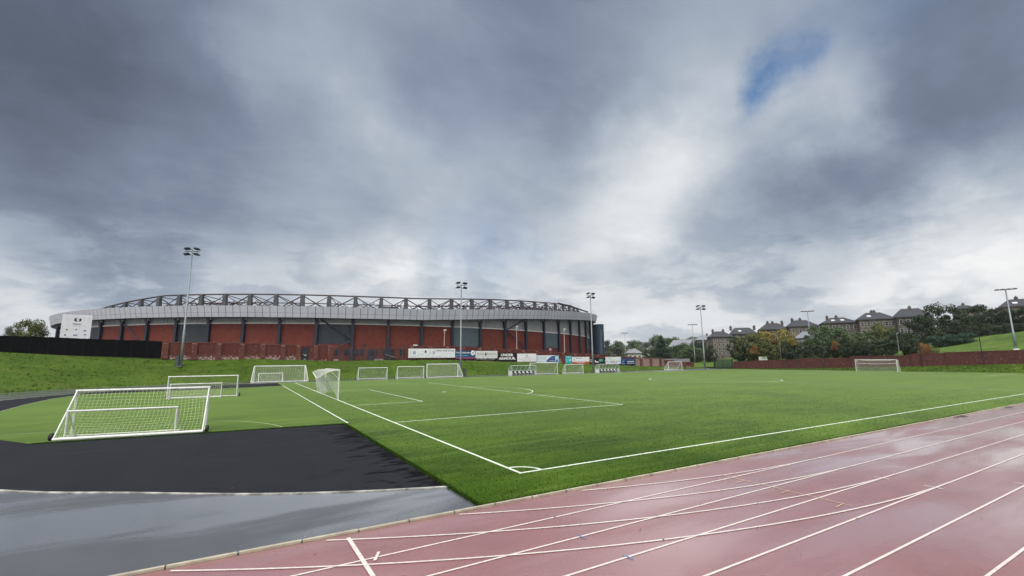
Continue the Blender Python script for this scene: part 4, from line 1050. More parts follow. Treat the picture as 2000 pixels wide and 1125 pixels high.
def netpost(px, py, tx, ty, lab, lean=False):
    P = atX(px, py, XW-.6); D_ = math.hypot(P.x-CAM.x, P.y-CAM.y); P.z = verge_h(P.x, P.y)
    T = atX(tx, ty, XW-.6)
    o = empty('net_post', P, lab, 'post', 'dark ball stop posts before the right wall')
    b = MB(); b.tube([(0, 0, -.2), tuple(T-P)], [.085, .06], 6); b.build('pole', M['dark'], o)
netpost(1537, 719.5, 1533, 655, 'slim dark post at the left part of the right wall, beside the slanting prop')
netpost(1566.5, 719.5, 1538.5, 671, 'slanting dark prop leaning against the right wall')
netpost(1611, 720, 1607, 664, 'slim dark post before the right wall, below the white gabled house')
netpost(1698, 718, 1693, 650, 'slim dark post seen through the far goal')
netpost(1801.5, 714.5, 1793.5, 655, 'slim dark post before the right wall by the orange bush')
netpost(1921.5, 712, 1909, 638, 'slim dark post before the right wall below the green slope')
# stadium camera masts
for px, yb, yt, xx, lab in ((867.5, 678, 645, 867.5, 'slim pale camera mast above the wall behind the long white board'), (1009.5, 688, 638, 1009.8, 'slim pale camera mast behind the plain white board, taller one'), (1103, 694, 643, 1101.5, 'slim pale camera mast above the turquoise board')):
    P = atY(px, yb, 97.5); P.z = lerp(ZT, P.x)-.1; T = atY(xx, yt, 97.5)
    o = empty('camera_mast', P, lab, 'mast', 'camera masts beside the stadium'); hh = T.z-P.z
    b = MB(); b.tube([(0, 0, -.1), (0, 0, hh)], [.13, .07], 8); b.build('pole', flat('mast_pale', (.50, .42, .42)), o)
    b = MB(); b.obox((.1, -.1, hh+.05), Vector((1, 0, .15)).normalized(), Vector((0, 1, 0)), Vector((-.15, 0, 1)).normalized(), .33, .15, .16); b.obox((0, 0, hh-.5), Vector((1, 0, 0)), Vector((0, 1, 0)), Vector((0, 0, 1)), .2, .2, .06); b.build('camera', M['white'], o)

# ------------------------------------------------------------------ goals
def net_patch(b, f, nu, nv, r, su=14, sv=8):
    for i in range(nu+1):
        u = i/nu; b.tube([f(u, k/sv) for k in range(sv+1)], r, 3, cap=False)
    for j in range(nv+1):
        q = j/nv; b.tube([f(k/su, q) for k in range(su+1)], r, 3, cap=False)
def goal(loc, rz, w, h, depth, top_depth, label, net='net', cell=.16, strand=.006, r=.05, wheels=True, splay=0.0, group='portable football goals', sag=.12, back_r=None, post_r=None, netparts=True, name='portable_goal'):
    """mouth at y=0 facing -y, net runs to +y"""
    o = empty(name, loc, label, 'goal', group, rz); hw = w/2; pr_ = post_r or r
    b = MB(); b.tube([(-hw-r, 0, h), (hw+r, 0, h)], r, 8); b.build('crossbar', M['white'], o)
    for s in (-1, 1):
        b = MB(); b.tube([(s*hw, 0, .0), (s*hw, 0, h-r*.4)], pr_, 8); b.build('post', M['white'], o)
        b = MB(); b.tube([(s*hw, r*.6, .06), (s*(hw+splay), depth, .06)], r*.8, 8); b.build('base_bar', M['white'], o)
        b = MB()
        pts = [(s*hw, .02, h-.03)]
        if top_depth > 0: pts.append((s*(hw+splay*.2), top_depth, h-.05))
        pts.append((s*(hw+splay), depth, .08)); b.tube(pts, r*.7, 6); b.build('stay', M['white'], o)
    br = back_r or r*.9
    b = MB(); b.tube([(-hw-splay-.02, depth, br), (hw+splay+.02, depth, br)], br, 8); b.build('back_bar', M['white'], o)
    if wheels:
        for s in (-1, 1):
            b = MB(); c = Vector((s*(hw+splay+.14), depth*.85, .16)); rr = .16; n = 14
            for k in range(n):
                a0, a1 = 2*math.pi*k/n, 2*math.pi*(k+1)/n
                A0, A1 = (c.y+rr*math.cos(a0), c.z+rr*math.sin(a0)), (c.y+rr*math.cos(a1), c.z+rr*math.sin(a1))
                b.poly([(c.x-.05, *A0), (c.x+.05, *A0), (c.x+.05, *A1), (c.x-.05, *A1)])
            for q in (-.05, .05): b.poly([(c.x+q, c.y+rr*math.cos(2*math.pi*k/n), c.z+rr*math.sin(2*math.pi*k/n)) for k in range(n)])
            b.build('wheel', M['rubber'], o)
    b = MB(); td = max(top_depth, .02)
    def back(u, v):
        x = (-hw-splay*(.2+.8*v))+(2*hw+splay*2*(.2+.8*v))*u
        y = td+(depth-td)*v; z = (h-.04)*(1-v)+.08*v
        sg = math.sin(math.pi*u)**.6*math.sin(math.pi*min(1, v*1.05))
        return (x+.03*math.sin(7*v+u*3), y-sag*sg*.4, max(.03, z-sag*sg+.02*math.sin(11*u+5*v)))
    net_patch(b, back, max(8, int(w/cell)), max(5, int(math.hypot(h, depth)/cell)), strand, 18, 10)
    for s in (-1, 1):
        def side(u, v, s=s):
            yb = depth*u; yt = td*u; y = yt+(yb-yt)*v; z = (h-.05)*(1-v)+.06*v
            return (s*(hw+splay*u*v)-s*sag*.3*math.sin(math.pi*u)*math.sin(math.pi*v), y, z)
        net_patch(b, side, max(3, int(depth/cell)), max(5, int(h/cell)), strand, 4, 8)
    if top_depth > .2:
        net_patch(b, lambda u, v: (-hw+w*u, td*v, h-.04-sag*.6*math.sin(math.pi*u)*math.sin(math.pi*v)), max(8, int(w/cell)), max(3, int(td/cell)), strand, 18, 4)
    b.build('net', M[net], o)
    return o
# near portable goal, seen from behind, and the little one inside it
ang = math.atan2(14.53-15.31, 5.31)
goal(((-13.82-8.51)/2-.05+1.25*math.sin(-ang)*1, 14.92+1.22, .0), ang+math.pi, 5.12, 2.02, 1.22, 0.0, 'nearest white portable goal seen from behind on the edge of the black asphalt', 'gnet', .145, .0045, .05, True, .12, back_r=.07)
goal((-11.60, 15.22, .0), ang, 3.95, 1.2, 1.0, .0, 'small white goal standing inside the nearest portable goal', 'gnet', .16, .004, .04, False, 0, 'small goals kept inside bigger goals')
goal((-10.1, 39.5, .0), R(-3), 5.35, 1.98, 1.2, 0, 'white portable goal on the training turf behind the nearest goal', 'gnet', .16, .0035, .055, True, .05)
goal((-10.6, 38.95, .0), R(-2), 3.85, 1.33, 1.0, .0, 'small white goal inside the training turf goal', 'net', .16, .005, .045, False, 0, 'small goals kept inside bigger goals')
def fargoal(px0, px1, Y, py_top, label, depth=1.4, flip=False, splay=.25, cell=.22, strand=.007, rz=0.0, h=None, name='portable_goal'):
    A, B_ = atY(px0, py_top, Y), atY(px1, py_top, Y); zt = h or (A.z+B_.z)/2
    return goal(((A.x+B_.x)/2, Y, 0), rz+(math.pi if flip else 0), abs(B_.x-A.x), zt, depth, 0 if not flip else .25, label, 'net', cell, strand, .065, True, splay)
fargoal(498, 596, 73.6, 712.0, 'large white portable goal at the foot of the bank with a small goal inside', 1.9, True, .42, h=2.55)
goal((-3.0, 73.2, 0), math.pi, 3.5, 1.38, 1.0, 0, 'small white goal inside the large far goal at left', 'net', .22, .006, .05, False, 0, 'small goals kept inside bigger goals')
fargoal(700.5, 756.5, 71.8, 717.2, 'white portable goal standing alone just right of the pitch goal', 1.2, False, .05, h=1.98)
fargoal(777, 828, 71.8, 713.6, 'white portable goal pressed against the left side of a taller one', 1.3, False, .05, h=2.1)
fargoal(834, 894, 72.4, 709.0, 'tall white portable goal beside the middle floodlight pole', 1.5, True, .5, h=2.5)
fargoal(1035.5, 1088.5, 72.3, 708.4, 'white portable goal half hidden behind the first dugout', 1.5, False, .1, h=2.42)
fargoal(1103.5, 1138.5, 72.3, 712.6, 'white portable goal between the first dugout and the third floodlight', 1.4, False, .1, h=1.95)
fargoal(1305, 1331.5, 74.5, 706.6, 'white portable goal far right of the dugouts before the brick wall', 1.9, False, .1, h=2.2)
# pitch goals
def pitch_goal(X, s, label, bunched):
    o = empty('football_goal', (X, YC, 0), label, 'goal', 'fixed football goals on the goal lines', 0 if s > 0 else math.pi)
    b = MB(); b.tube([(0, -3.72, 2.5), (0, 3.72, 2.5)], .06, 10); b.build('crossbar', M['white'], o)
    for y in (-3.66, 3.66):
        b = MB(); b.tube([(0, y, -.05), (0, y, 2.46)], .06, 10); b.build('post', M['white'], o)
        b = MB(); b.tube([(-.05, y, 2.46), (-.7, y*1.02, 2.44), (-1.15, y*.99, 2.2)], .025, 6); b.tube([(-.05, y, 1.75), (-.7, y*1.01, 2.42)], .022, 6); b.build('net_bracket', M['white'], o)
    b = MB()
    if bunched:
        def top(u, v): return (-1.2*v, -3.66+7.32*u, 2.46-.22*v*v-.42*math.sin(math.pi*u)*math.sin(math.pi*v*.5)*v)
        net_patch(b, top, 44, 8, .0065, 22, 6)
        def mkback(dx, dy, ph):
            def back(u, v):
                q = u-.5; k = v**.5
                x0, y0, z0 = -1.2, 7.32*q, 2.24-.50*math.sin(math.pi*u)
                x1, y1, z1 = -.30-.5*u+dx, 6.2*q+.25+dy, .98-.68*min(1, u*1.7)+.10*math.sin(u*9+ph)
                return (x0+(x1-x0)*k+.07*math.sin(u*27+ph)*v, y0+(y1-y0)*k, z0+(z1-z0)*v)
            return back
        net_patch(b, mkback(0, 0, 0), 60, 16, .006, 30, 9)
        net_patch(b, mkback(.14, -.15, 1.7), 44, 12, .005, 28, 9)
        b.tube([(-1.2, 7.32*(k/20-.5), 2.24-.50*math.sin(math.pi*k/20)) for k in range(21)], .022, 4)
        for sy in (-1, 1):
            def side(u, v, sy=sy): return (-1.2*u*(1-.75*v), sy*(3.66-.25*v*math.sin(math.pi*u)), 2.46-.3*u*u-(2.40-.3*u*u-.05-.5*u)*v)
            net_patch(b, side, 8, 15, .008, 6, 9)
    else:
        net_patch(b, lambda u, v: (-.9*v, -3.66+7.32*u, 2.46-.2*math.sin(math.pi*u)*v), 34, 5, .010, 20, 4)
        net_patch(b, lambda u, v: (-.9-.8*v, -3.66+7.32*u, 2.44-2.4*v-.15*math.sin(math.pi*u)*(1-v)), 40, 16, .008, 20, 8)
        for sy in (-1, 1): net_patch(b, lambda u, v, sy=sy: (-(.9+.8*v)*u, sy*3.66, 2.44-2.4*v), 8, 14, .008, 5, 6)
        b.tube([(-.9, -3.6+7.2*k/20, 1.75-.12*math.sin(math.pi*k/20)) for k in range(21)], .03, 4)
    b.build('net', M['net'], o)
pitch_goal(0, 1, 'white goal on the near goal line with its net gathered up', True)
pitch_goal(LEN, -1, 'white goal on the far goal line before the long brick wall', False)

# ------------------------------------------------------------------ dugouts
def dugout(px0, px1, Y, yt, label, redfirst):
    A, B_ = atY(px0, yt, Y), atY(px1, yt, Y); w = B_.x-A.x; h = 1.98; dp = 1.35
    o = empty('dugout', (A.x, Y, 0), label, 'dugout', 'team dugouts beside the far touchline')
    def prof(k):         # front top, over the roof, down the back
        t_ = k/10; a = t_*math.pi/2
        return (dp*(.25+.75*math.sin(a)), h-.03-(h-.95)*(1-math.cos(a)))
    arcs = [(0, h)]+[prof(k) for k in range(11)]+[(dp, .0)]
    for q in frange(0, w, w/6):
        b = MB(); pts = [(q, y, z) for y, z in arcs]
        if q < .01 or q > w-.01: pts = [(q, 0, 0)]+pts
        b.tube(pts, .038, 6); b.build('rib', M['white'], o)
    b = MB()
    for y, z in ((0, h), (dp, .95), (dp, .05)): b.tube([(0, y, z), (w, y, z)], .05 if y == 0 else .035, 6)
    b.build('rail', M['white'], o)
    b = MB(); b.strip([(0.03, y+.02, z-.02) for y, z in arcs[:-1]]+[(.03, dp, .5)], [(w-.03, y+.02, z-.02) for y, z in arcs[:-1]]+[(w-.03, dp, .5)])
    b.build('canopy', M['poly'], o)
    for q in (0, w):
        b = MB(); b.poly([(q, 0, .85)]+[(q, y, z) for y, z in arcs[:-1]]+[(q, dp, .85)]); b.build('side_window', M['poly'], o)
        b = MB(); b.box(q-.02, q+.02, .04, dp, .03, .84); b.build('side_panel', M['white'], o)
    b = MB(); b.box(.05, w-.05, dp-.03, dp, .06, .5); b.build('back_panel', M['cladding'], o)
    b = MB(); b.box(.1, w-.1, .55, .62, .30, .36); b.build('seat_rail', M['galv'], o)
    ns = 12
    for k in range(ns):
        x = .32+(w-.64)*k/(ns-1); col = M['white'] if k % 2 == 0 else M['rubber']
        if redfirst and k == 0: col = flat('seat_red', (.42, .03, .03))
        b = MB(); hw = .19
        pr_ = [(.30, .42), (.34, .46), (.62, .43), (.74, .47), (.80, .85), (.77, .86), (.70, .50), (.60, .47), (.34, .50), (.29, .46)]
        b.strip([(x-hw, y, z) for y, z in pr_+pr_[:1]], [(x+hw, y, z) for y, z in pr_+pr_[:1]])
        for s in (-1, 1): b.poly([(x+s*hw, y, z) for y, z in pr_])
        b.tube([(x, .55, .0), (x, .55, .44)], .03, 5)
        st_ = b.build('seat', col, o)
        if redfirst and k == 0: st_['label'] = 'red seat'
        elif k % 2: st_['label'] = 'black seat'
dugout(999.5, 1047, 69.3, 714.5, 'clear arched dugout with white and black seats, left one of two', False)
dugout(1170, 1209, 69.6, 711.8, 'clear arched dugout with a red seat at its end, right of the third floodlight', True)

# ------------------------------------------------------------------ trees
def leafmat(name, c1, c2):
    m = bpy.data.materials.new(name); m.use_nodes = True; t = m.node_tree; p = t.nodes['Principled BSDF']
    co = nd(t, 'ShaderNodeTexCoord').outputs['Object']
    f = maprange(t, noise(t, co, 5, 3, .6), .35, .65, 0, 1)
    put(t, p.inputs['Base Color'], mixc(t, f, c1, c2)); p.inputs['Roughness'].default_value = .65; p.inputs['Specular IOR Level'].default_value = .25
    return m
LM = {'dark': leafmat('dark_leaves', (.012, .026, .011), (.044, .066, .028)), 'green': leafmat('green_leaves', (.032, .064, .022), (.10, .145, .06)),
      'olive': leafmat('olive_leaves', (.050, .065, .018), (.13, .14, .045)), 'yellow': leafmat('yellow_leaves', (.13, .11, .018), (.30, .24, .05)),
      'orange': leafmat('orange_leaves', (.13, .06, .022), (.26, .13, .045)), 'conifer': leafmat('conifer_needles', (.010, .026, .014), (.022, .044, .024)),
      'grey': leafmat('grey_leaves', (.07, .085, .06), (.15, .155, .11)), 'laurel': leafmat('laurel_leaves', (.016, .048, .028), (.05, .095, .06))}
bark = pm('bark', (.045, .036, .03), (.02, .017, .015), 6, .9, .1)
def crown_mesh(kind, seed, shape='round', nleaf=6000):
    rg = random.Random(seed); b = MB()          # unit tree: height 1, half width .5
    cl = []
    if shape == 'cone':
        for k in range(26):
            z = rg.uniform(.12, .97); rr = .46*(1-z)**.75+.03; a = rg.uniform(0, 6.28); cl.append((rr*math.cos(a)*.6, rr*math.sin(a)*.6, z, rr*.55+.04, .10))
    elif shape == 'bush':
        for k in range(26):
            a = rg.uniform(0, 6.28); q = rg.random()**.5*.36; z = rg.uniform(.12, .78)*(1-q*.6); cl.append((q*math.cos(a), q*math.sin(a), z, rg.uniform(.12, .2), rg.uniform(.14, .22)))
    else:
        for k in range(26):
            a = rg.uniform(0, 6.28); z = rg.uniform(.17, .90); env = .43*math.sin(math.pi*min(1, max(0, (z-.02)/.98)))**.5
            q = rg.random()**.45*env; s = rg.uniform(.10, .19)
            cl.append((q*math.cos(a), q*math.sin(a), z, s, s*rg.uniform(.6, .85)))
        for k in range(9):
            a = rg.uniform(0, 6.28); cl.append((.40*math.cos(a), .40*math.sin(a), rg.uniform(.3, .75), .08, .06))
    per = max(20, nleaf//len(cl))
    for (x, y, z, rx, rz) in cl:
        for _ in range(int(per*(rx/.15)**1.3)+8):
            d = Vector((rg.gauss(0, 1), rg.gauss(0, 1), rg.gauss(0, 1))).normalized(); q = rg.random()**.35*rg.choice((1, 1, 1.12))
            c = Vector((x+d.x*rx*q, y+d.y*rx*q, max(.02, z+d.z*rz*q)))
            nrm = (d+Vector((rg.gauss(0, .6), rg.gauss(0, .6), rg.gauss(0, .6)+.35))).normalized()
            a = nrm.orthogonal().normalized(); a.rotate(Matrix.Rotation(rg.uniform(0, 6.28), 3, nrm)); e = nrm.cross(a)
            s = rg.uniform(.014, .030)
            b.poly([c-a*s, c+e*s*.7, c+a*s, c-e*s*.7])
    return b.mesh('crown', LM[kind])
def trunk_mesh(seed, h=.42, r=.03):
    rg = random.Random(seed); b = MB()
    b.tube([(0, 0, -.05), (.005, 0, h*.5), (.01, .005, h)], [r, r*.75, r*.5], 7)
    for k in range(5):
        a = k*1.3+rg.uniform(0, 1); z = h*rg.uniform(.55, .95)
        b.tube([(0, 0, z), (.12*math.cos(a), .12*math.sin(a), z+.14), (.24*math.cos(a), .24*math.sin(a), z+.30)], [r*.45, r*.3, r*.12], 5)
    return b.mesh('trunk', bark)
CM = {}; TM = [trunk_mesh(k) for k in range(3)]; TMS = trunk_mesh(9, .2, .035)
def tree(px, py_top, py_base, wpx, D_, kind, label, shape='round', cat='tree', group=None, hf=None, name=None):
    T = atD(px, py_top, D_); Bp = atD(px, py_base, D_); z0 = Bp.z
    if hf: z0 = min(Bp.z, hf(Bp.x, Bp.y)-.1) if hf != 'flat' else .2
    dax = D_*math.cos(math.atan2(Bp.x-CAM.x, Bp.y-CAM.y)-YAW)
    w = wpx/F_PX*dax*1.22
    # widen less at the frame edge: pixels there are stretched
    ca = math.cos(math.atan2(Bp.x-CAM.x, Bp.y-CAM.y)-YAW); w *= ca
    o = empty(name or ('bush' if shape == 'bush' else 'conifer_tree' if shape == 'cone' else 'tree'), (Bp.x, Bp.y, z0), label, cat, group, rnd.uniform(0, 6.28))
    o.scale = (w, w, T.z-z0)
    k = (kind, shape, rnd.randrange(3))
    if k not in CM: CM[k] = crown_mesh(kind, hash((k[1], k[2], len(k[0]))) % 9999 if False else sum(map(ord, kind+shape))*7+k[2], shape)
    c = bpy.data.objects.new('crown', CM[k]); COL.objects.link(c); c.parent = o
    q = bpy.data.objects.new('trunk', TMS if shape == 'bush' else TM[rnd.randrange(3)]); COL.objects.link(q); q.parent = o
    return o
HG = 'trees on the slope behind the right wall'; FG = 'distant trees between the stadium and the tenements'
for a in [
    (1462, 662, 704, 52, 192, 'dark', 'dark tree deep in the belt between the first tenement and the olive tree'),
    (1528, 664, 704, 60, 192, 'dark', 'dark tree deep in the belt behind the yellow tree'),
    (1580, 664, 703, 52, 190, 'dark', 'dark tree deep in the belt under the white gabled house'),
    (1624, 660, 702, 60, 192, 'dark', 'dark tree deep in the belt behind the orange tree'),
    (1668, 662, 702, 60, 192, 'dark', 'dark tree deep in the belt left of the far goal'),
    (1706, 664, 701, 60, 192, 'dark', 'dark tree deep in the belt above the far goal left post'),
    (1750, 664, 700, 60, 190, 'dark', 'dark tree deep in the belt behind the right short lamp post'),
    (1786, 650, 697, 56, 188, 'dark', 'dark tree deep in the belt behind the orange bush'),
    (1446, 653, 706, 46, 172, 'dark', 'dark green tree at the left end of the right tree belt, against the stone tenement'),
    (1474, 652, 707, 58, 165, 'olive', 'olive tree with thin trunks just right of the first stone tenement'),
    (1487, 650, 704, 50, 185, 'green', 'mid green tree between the olive tree and the yellow tree'),
    (1518, 638, 706, 66, 175, 'yellow', 'large yellow leaved tree behind the short lamp post'),
    (1500, 668, 706, 46, 162, 'olive', 'lower olive tree in front of the yellow tree, to its left'),
    (1540, 655, 706, 40, 170, 'olive', 'olive tree on the right flank of the yellow tree'),
    (1557, 664, 706, 54, 162, 'dark', 'low dark tree in front of the white gabled house'),
    (1608, 632, 703, 58, 176, 'green', 'tall green tree right of the floodlight before the tenements'),
    (1638, 638, 703, 60, 182, 'green', 'broad green tree below the tenement roof with two skylights'),
    (1600, 668, 704, 50, 160, 'dark', 'low dark tree at the foot of the tall green tree'),
    (1652, 668, 703, 54, 160, 'dark', 'low dark tree right of the orange tree'),
    (1692, 644, 702, 46, 170, 'green', 'upright green tree before the tenement with white window frames'),
    (1680, 664, 702, 50, 160, 'dark', 'dark low tree left of the far goal, above the wall'),
    (1733, 630, 700, 62, 178, 'olive', 'tall olive green tree in front of the dormered tenement'),
    (1724, 658, 701, 60, 158, 'dark', 'dark tree directly above the far goal'),
    (1768, 644, 699, 60, 160, 'dark', 'dark leafy tree beside the short lamp post on the right'),
    (1790, 660, 697, 44, 156, 'dark', 'dark tree touching the orange bush'),
    (1812, 604, 690, 70, 190, 'dark', 'tall dark tree left of the hilltop clump'),
    (1848, 588, 672, 72, 205, 'dark', 'tallest dark tree at the left of the hilltop clump'),
    (1884, 596, 664, 76, 210, 'dark', 'wide dark tree in the middle of the hilltop clump'),
    (1921, 584, 658, 62, 212, 'dark', 'dark tree with a ragged top breaking the skyline of the hill'),
    (1948, 598, 656, 66, 205, 'dark', 'dark tree left of the rightmost floodlight on the hill'),
    (1982, 597, 657, 70, 200, 'dark', 'dark tree behind the rightmost floodlight pole'),
    (2016, 590, 655, 80, 198, 'dark', 'dark tree cut by the right edge of the picture'),
    (1905, 612, 660, 60, 196, 'dark', 'lower dark tree on the lawn edge under the hilltop clump'),
    (1862, 622, 670, 64, 192, 'dark', 'lower dark tree above the laurel bushes')]:
    tree(*a, group=HG, hf=hill_h)
tree(1632, 662, 684, 16, 156, 'orange', 'small orange autumn bush among the dark trees behind the wall', 'bush', 'bush', hf=None)
tree(1546, 656, 676, 18, 160, 'yellow', 'small bright yellow bush by the white gabled house', 'bush', 'bush', hf=None)
tree(1473, 669, 692, 16, 158, 'orange', 'small rusty bush in front of the olive tree', 'bush', 'bush', hf=None)
tree(1807, 662, 690, 27, 146, 'orange', 'orange leaved bush at the left edge of the green slope', 'bush', 'bush', hf=hill_h)
tree(1822, 674, 692, 26, 148, 'olive', 'small olive bush beside the orange bush on the slope', 'bush', 'bush', hf=hill_h)
for px, t_, b_, w_, lab in ((1908, 630, 666, 50, 'dark bush under the hilltop trees right of the laurel row'), (1940, 628, 662, 50, 'dark bush under the hilltop trees left of the rightmost floodlight'), (1972, 626, 660, 52, 'dark bush directly behind the rightmost floodlight pole'), (2004, 624, 657, 54, 'dark bush cut by the right edge above the green slope')):
    tree(px, t_, b_, w_, 182, 'dark', lab, 'bush', 'bush', 'dark bushes along the top of the green slope', hf=hill_h)
for px, t_, b_, w_, lab in ((1838, 650, 674, 46, 'laurel bush at the left of the hedge row on the slope'), (1866, 645, 672, 50, 'laurel bush in the middle of the hedge row on the slope'), (1890, 645, 667, 40, 'laurel bush at the right of the hedge row on the slope')):
    tree(px, t_, b_, w_, 172, 'laurel', lab, 'bush', 'bush', 'laurel bushes on the green slope', hf=hill_h)
for a in [
    (1191, 661, 694, 30, 300, 'dark', 'dark tree close to the blue drum tower'),
    (1207, 665, 694, 24, 320, 'green', 'green tree between the drum tower and the small distant floodlight'),
    (1200, 676, 697, 40, 250, 'grey', 'pale grey green tree low behind the navy board'),
    (1238, 664, 698, 34, 300, 'green', 'green tree above the hipped cottage roof'),
    (1262, 668, 700, 30, 330, 'grey', 'pale tree right of the hipped cottage'),
    (1272, 680, 703, 26, 240, 'dark', 'small dark tree right of the hipped cottage'),
    (1288, 652, 690, 36, 420, 'green', 'tall distant tree rising behind the dark conifer'),
    (1316, 658, 690, 40, 420, 'green', 'distant tree right of the dark conifer'),
    (1310, 676, 705, 34, 230, 'dark', 'dark tree before the long slate roof'),
    (1336, 668, 706, 42, 215, 'green', 'green tree left of the thin floodlight pole'),
    (1368, 662, 707, 44, 220, 'dark', 'dark tree between the two corner floodlight poles'),
    (1352, 674, 707, 36, 210, 'green', 'lower green tree at the foot of the thin floodlight pole'),
    (1388, 680, 708, 30, 205, 'dark', 'low dark tree in front of the first stone tenement')]:
    tree(*a, group=FG, hf='flat')
tree(1293, 657, 703, 28, 225, 'conifer', 'dark pointed conifer left of the long slate roof', 'cone', 'tree', FG, 'flat')
tree(48, 622, 705, 74, 125, 'olive', 'round tree behind the black fence at the far left', cat='tree')
tree(4, 638, 700, 30, 150, 'grey', 'thin pale tree at the left edge of the picture', cat='tree')

# ------------------------------------------------------------------ houses
def house(px0, px1, y_ridge, y_eave, y_base, D_, label, wall, roofm, depth=11, floors=3, cols=4, yaw=0.0, chim=(.0, 1.0), hip=.24, flatg=False, skylight=0, name='tenement', cat='house', group='stone tenements along the hill', wcol='white', gable=False):
    xm = (px0+px1)/2; A = atD(px0, y_eave, D_); B_ = atD(px1, y_eave, D_); E_ = (A+B_)/2
    w = math.hypot(B_.x-A.x, B_.y-A.y); z_e = E_.z; z_r = atD(xm, y_ridge, D_+depth/2).z
    z0 = atD(xm, y_base, D_).z
    rot = math.atan2(B_.y-A.y, B_.x-A.x)+yaw
    o = empty(name, (E_.x, E_.y, z0), label, cat, group, rot); H = z_e-z0; hw = w/2
    b = MB(); b.box(-hw, hw, 0, depth, -3, H); b.build('wall', wall, o)
    b = MB(); ov = .45; e = [(-hw-ov, -ov, H+.01), (hw+ov, -ov, H+.01), (hw+ov, depth+ov, H+.01), (-hw-ov, depth+ov, H+.01)]
    hx = hw*(1-hip*2) if not gable else hw+ov
    r1, r2 = (-hx, depth/2, z_r-z0), (hx, depth/2, z_r-z0)
    b.poly([e[0], e[1], r2, r1]); b.poly([e[2], e[3], r1, r2]); b.poly([e[1], e[2], r2]); b.poly([e[3], e[0], r1]); b.poly(e[::-1])
    rf = b.build('roof', roofm, o)
    if gable:
        b = MB()
        for s in (-1, 1): b.poly([(s*(hw+.01), 0, H), (s*(hw+.01), depth, H), (s*(hw+.01), depth/2, z_r-z0-.2)])
        b.build('gable', wall, o)
    b = MB(); b.box(-hw-.5, hw+.5, -.55, -.46, H-.16, H+.10); b.build('gutter', M['pylon'], o)
    for q in chim:
        b = MB(); x = -hx+2*hx*q if not gable else -hw+2*hw*q; b.box(x-.42, x+.42, depth/2-.75, depth/2+.75, z_r-z0-1.2, z_r-z0+.75)
        for k in (-1, 0, 1): b.tube([(x, depth/2+k*.45, z_r-z0+.75), (x, depth/2+k*.45, z_r-z0+1.15)], .14, 6)
        b.build('chimney', M['darkstone'], rf)
    for k in range(skylight):
        x = -hw*.35+k*hw*.55; q = .45; y = depth/2*q; z = H+(z_r-z0-H)*q
        n_ = Vector((0, -(z_r-z0-H), depth/2)).normalized(); b = MB(); b.obox(Vector((x, y, z))+n_*.08, Vector((1, 0, 0)), Vector((0, depth/2, z_r-z0-H)).normalized(), n_, .65, .75, .05); b.build('skylight', flat('skylight', (.62, .66, .7), .15), rf)
    fh = 3.3
    wh = min(1.7, H/floors*.55)
    for f in range(floors):
        z = H-1.15-wh-f*min(fh, H/floors)
        if z < -1: continue
        for c in range(cols):
            x = -hw+w*(c+.5)/cols+rnd.uniform(-.1, .1)
            b = MB(); b.box(x-.56, x+.56, -.06, -.003, z-.1, z+wh+.1); wi = b.build('window', flat('window_frame', (.40, .39, .37)), o)
            b = MB(); b.box(x-.45, x+.45, -.075, -.063, z+.05, z+wh-.02); b.build('pane', M['glassdark'], wi)
            b = MB(); b.box(x-.45, x+.45, -.09, -.078, z+wh*.5-.04, z+wh*.5+.04); b.build('sash', flat('window_frame', (.40, .39, .37)), wi)
    # side windows on the end facing left
    for f in range(floors):
        z = H-1.15-wh-f*min(fh, H/floors)
        if z < -1: continue
        for y in (depth*.3, depth*.7):
            b = MB(); b.box(-hw-.05, -hw-.003, y-.55, y+.55, z, z+wh); b.build('window', M['glassdark'], o)
    return o
house(1391, 1432, 647, 657.5, 692, 232, 'four storey brown stone tenement nearest the far corner gates', M['rubble'], M['slate'], 13, 4, 5, R(12), (-.3, 1.0), hip=.3, name='tenement')
house(1362, 1394, 655, 664, 696, 262, 'grey stone house half hidden behind the corner floodlight pole', M['rubble'], M['slatelight'], 11, 3, 3, R(8), (.9,))
house(1433, 1479, 640, 652, 690, 236, 'tenement with bluish slate roof behind the olive trees', M['rubble'], M['slate'], 12, 3, 4, R(12), (-.25, 1.3), hip=.16, skylight=1)
house(1489, 1541, 631, 643, 690, 238, 'tenement whose roof shows above the yellow tree', M['darkstone'], M['slate'], 12, 3, 5, R(12), (.1, .55, 1.4), hip=.28)
house(1541, 1600, 625, 637, 685, 236, 'tenement behind the white gabled house and the floodlight pole', M['rubble'], M['slate'], 12, 3, 4, R(12), (-.2, .5), hip=.3)
house(1608, 1676, 620, 630, 685, 236, 'tenement with two skylights above the broad green tree', M['darkstone'], M['slate'], 12, 3, 5, R(10), (-.25, .45), hip=.3, skylight=2)
house(1677, 1750, 610, 623, 685, 234, 'large tenement with many white window frames and a dormered roof', M['rubble'], M['slate'], 13, 4, 6, R(10), (.42, .6), hip=.3, skylight=1)
house(1751, 1822, 602, 618, 680, 232, 'tenement partly covered by the tall dark trees on its right', M['darkstone'], M['slate'], 13, 3, 5, R(10), (.5,))
house(1958, 2050, 583, 597, 640, 240, 'slate roofed tenement on the hilltop at the right edge', M['rubble'], M['slate'], 13, 3, 5, R(10), (.35,), skylight=3)
house(1870, 1908, 596, 602, 640, 262, 'distant tenement roof peeping over the hilltop trees', M['rubble'], M['slate'], 12, 2, 3, R(10), (.5,))
house(1546, 1580, 648, 661, 690, 196, 'white gabled house with grey roof in front of the tenements', M['cream'], M['slatelight'], 8, 2, 3, R(-48), (), gable=True, name='house', group='low houses below the tenements')
house(1226, 1254, 681, 690, 700, 215, 'cream cottage with hipped grey roof behind the wall', M['cream'], M['slatelight'], 9, 1, 3, R(10), (.1,), name='house', group='low houses below the tenements', hip=.3)
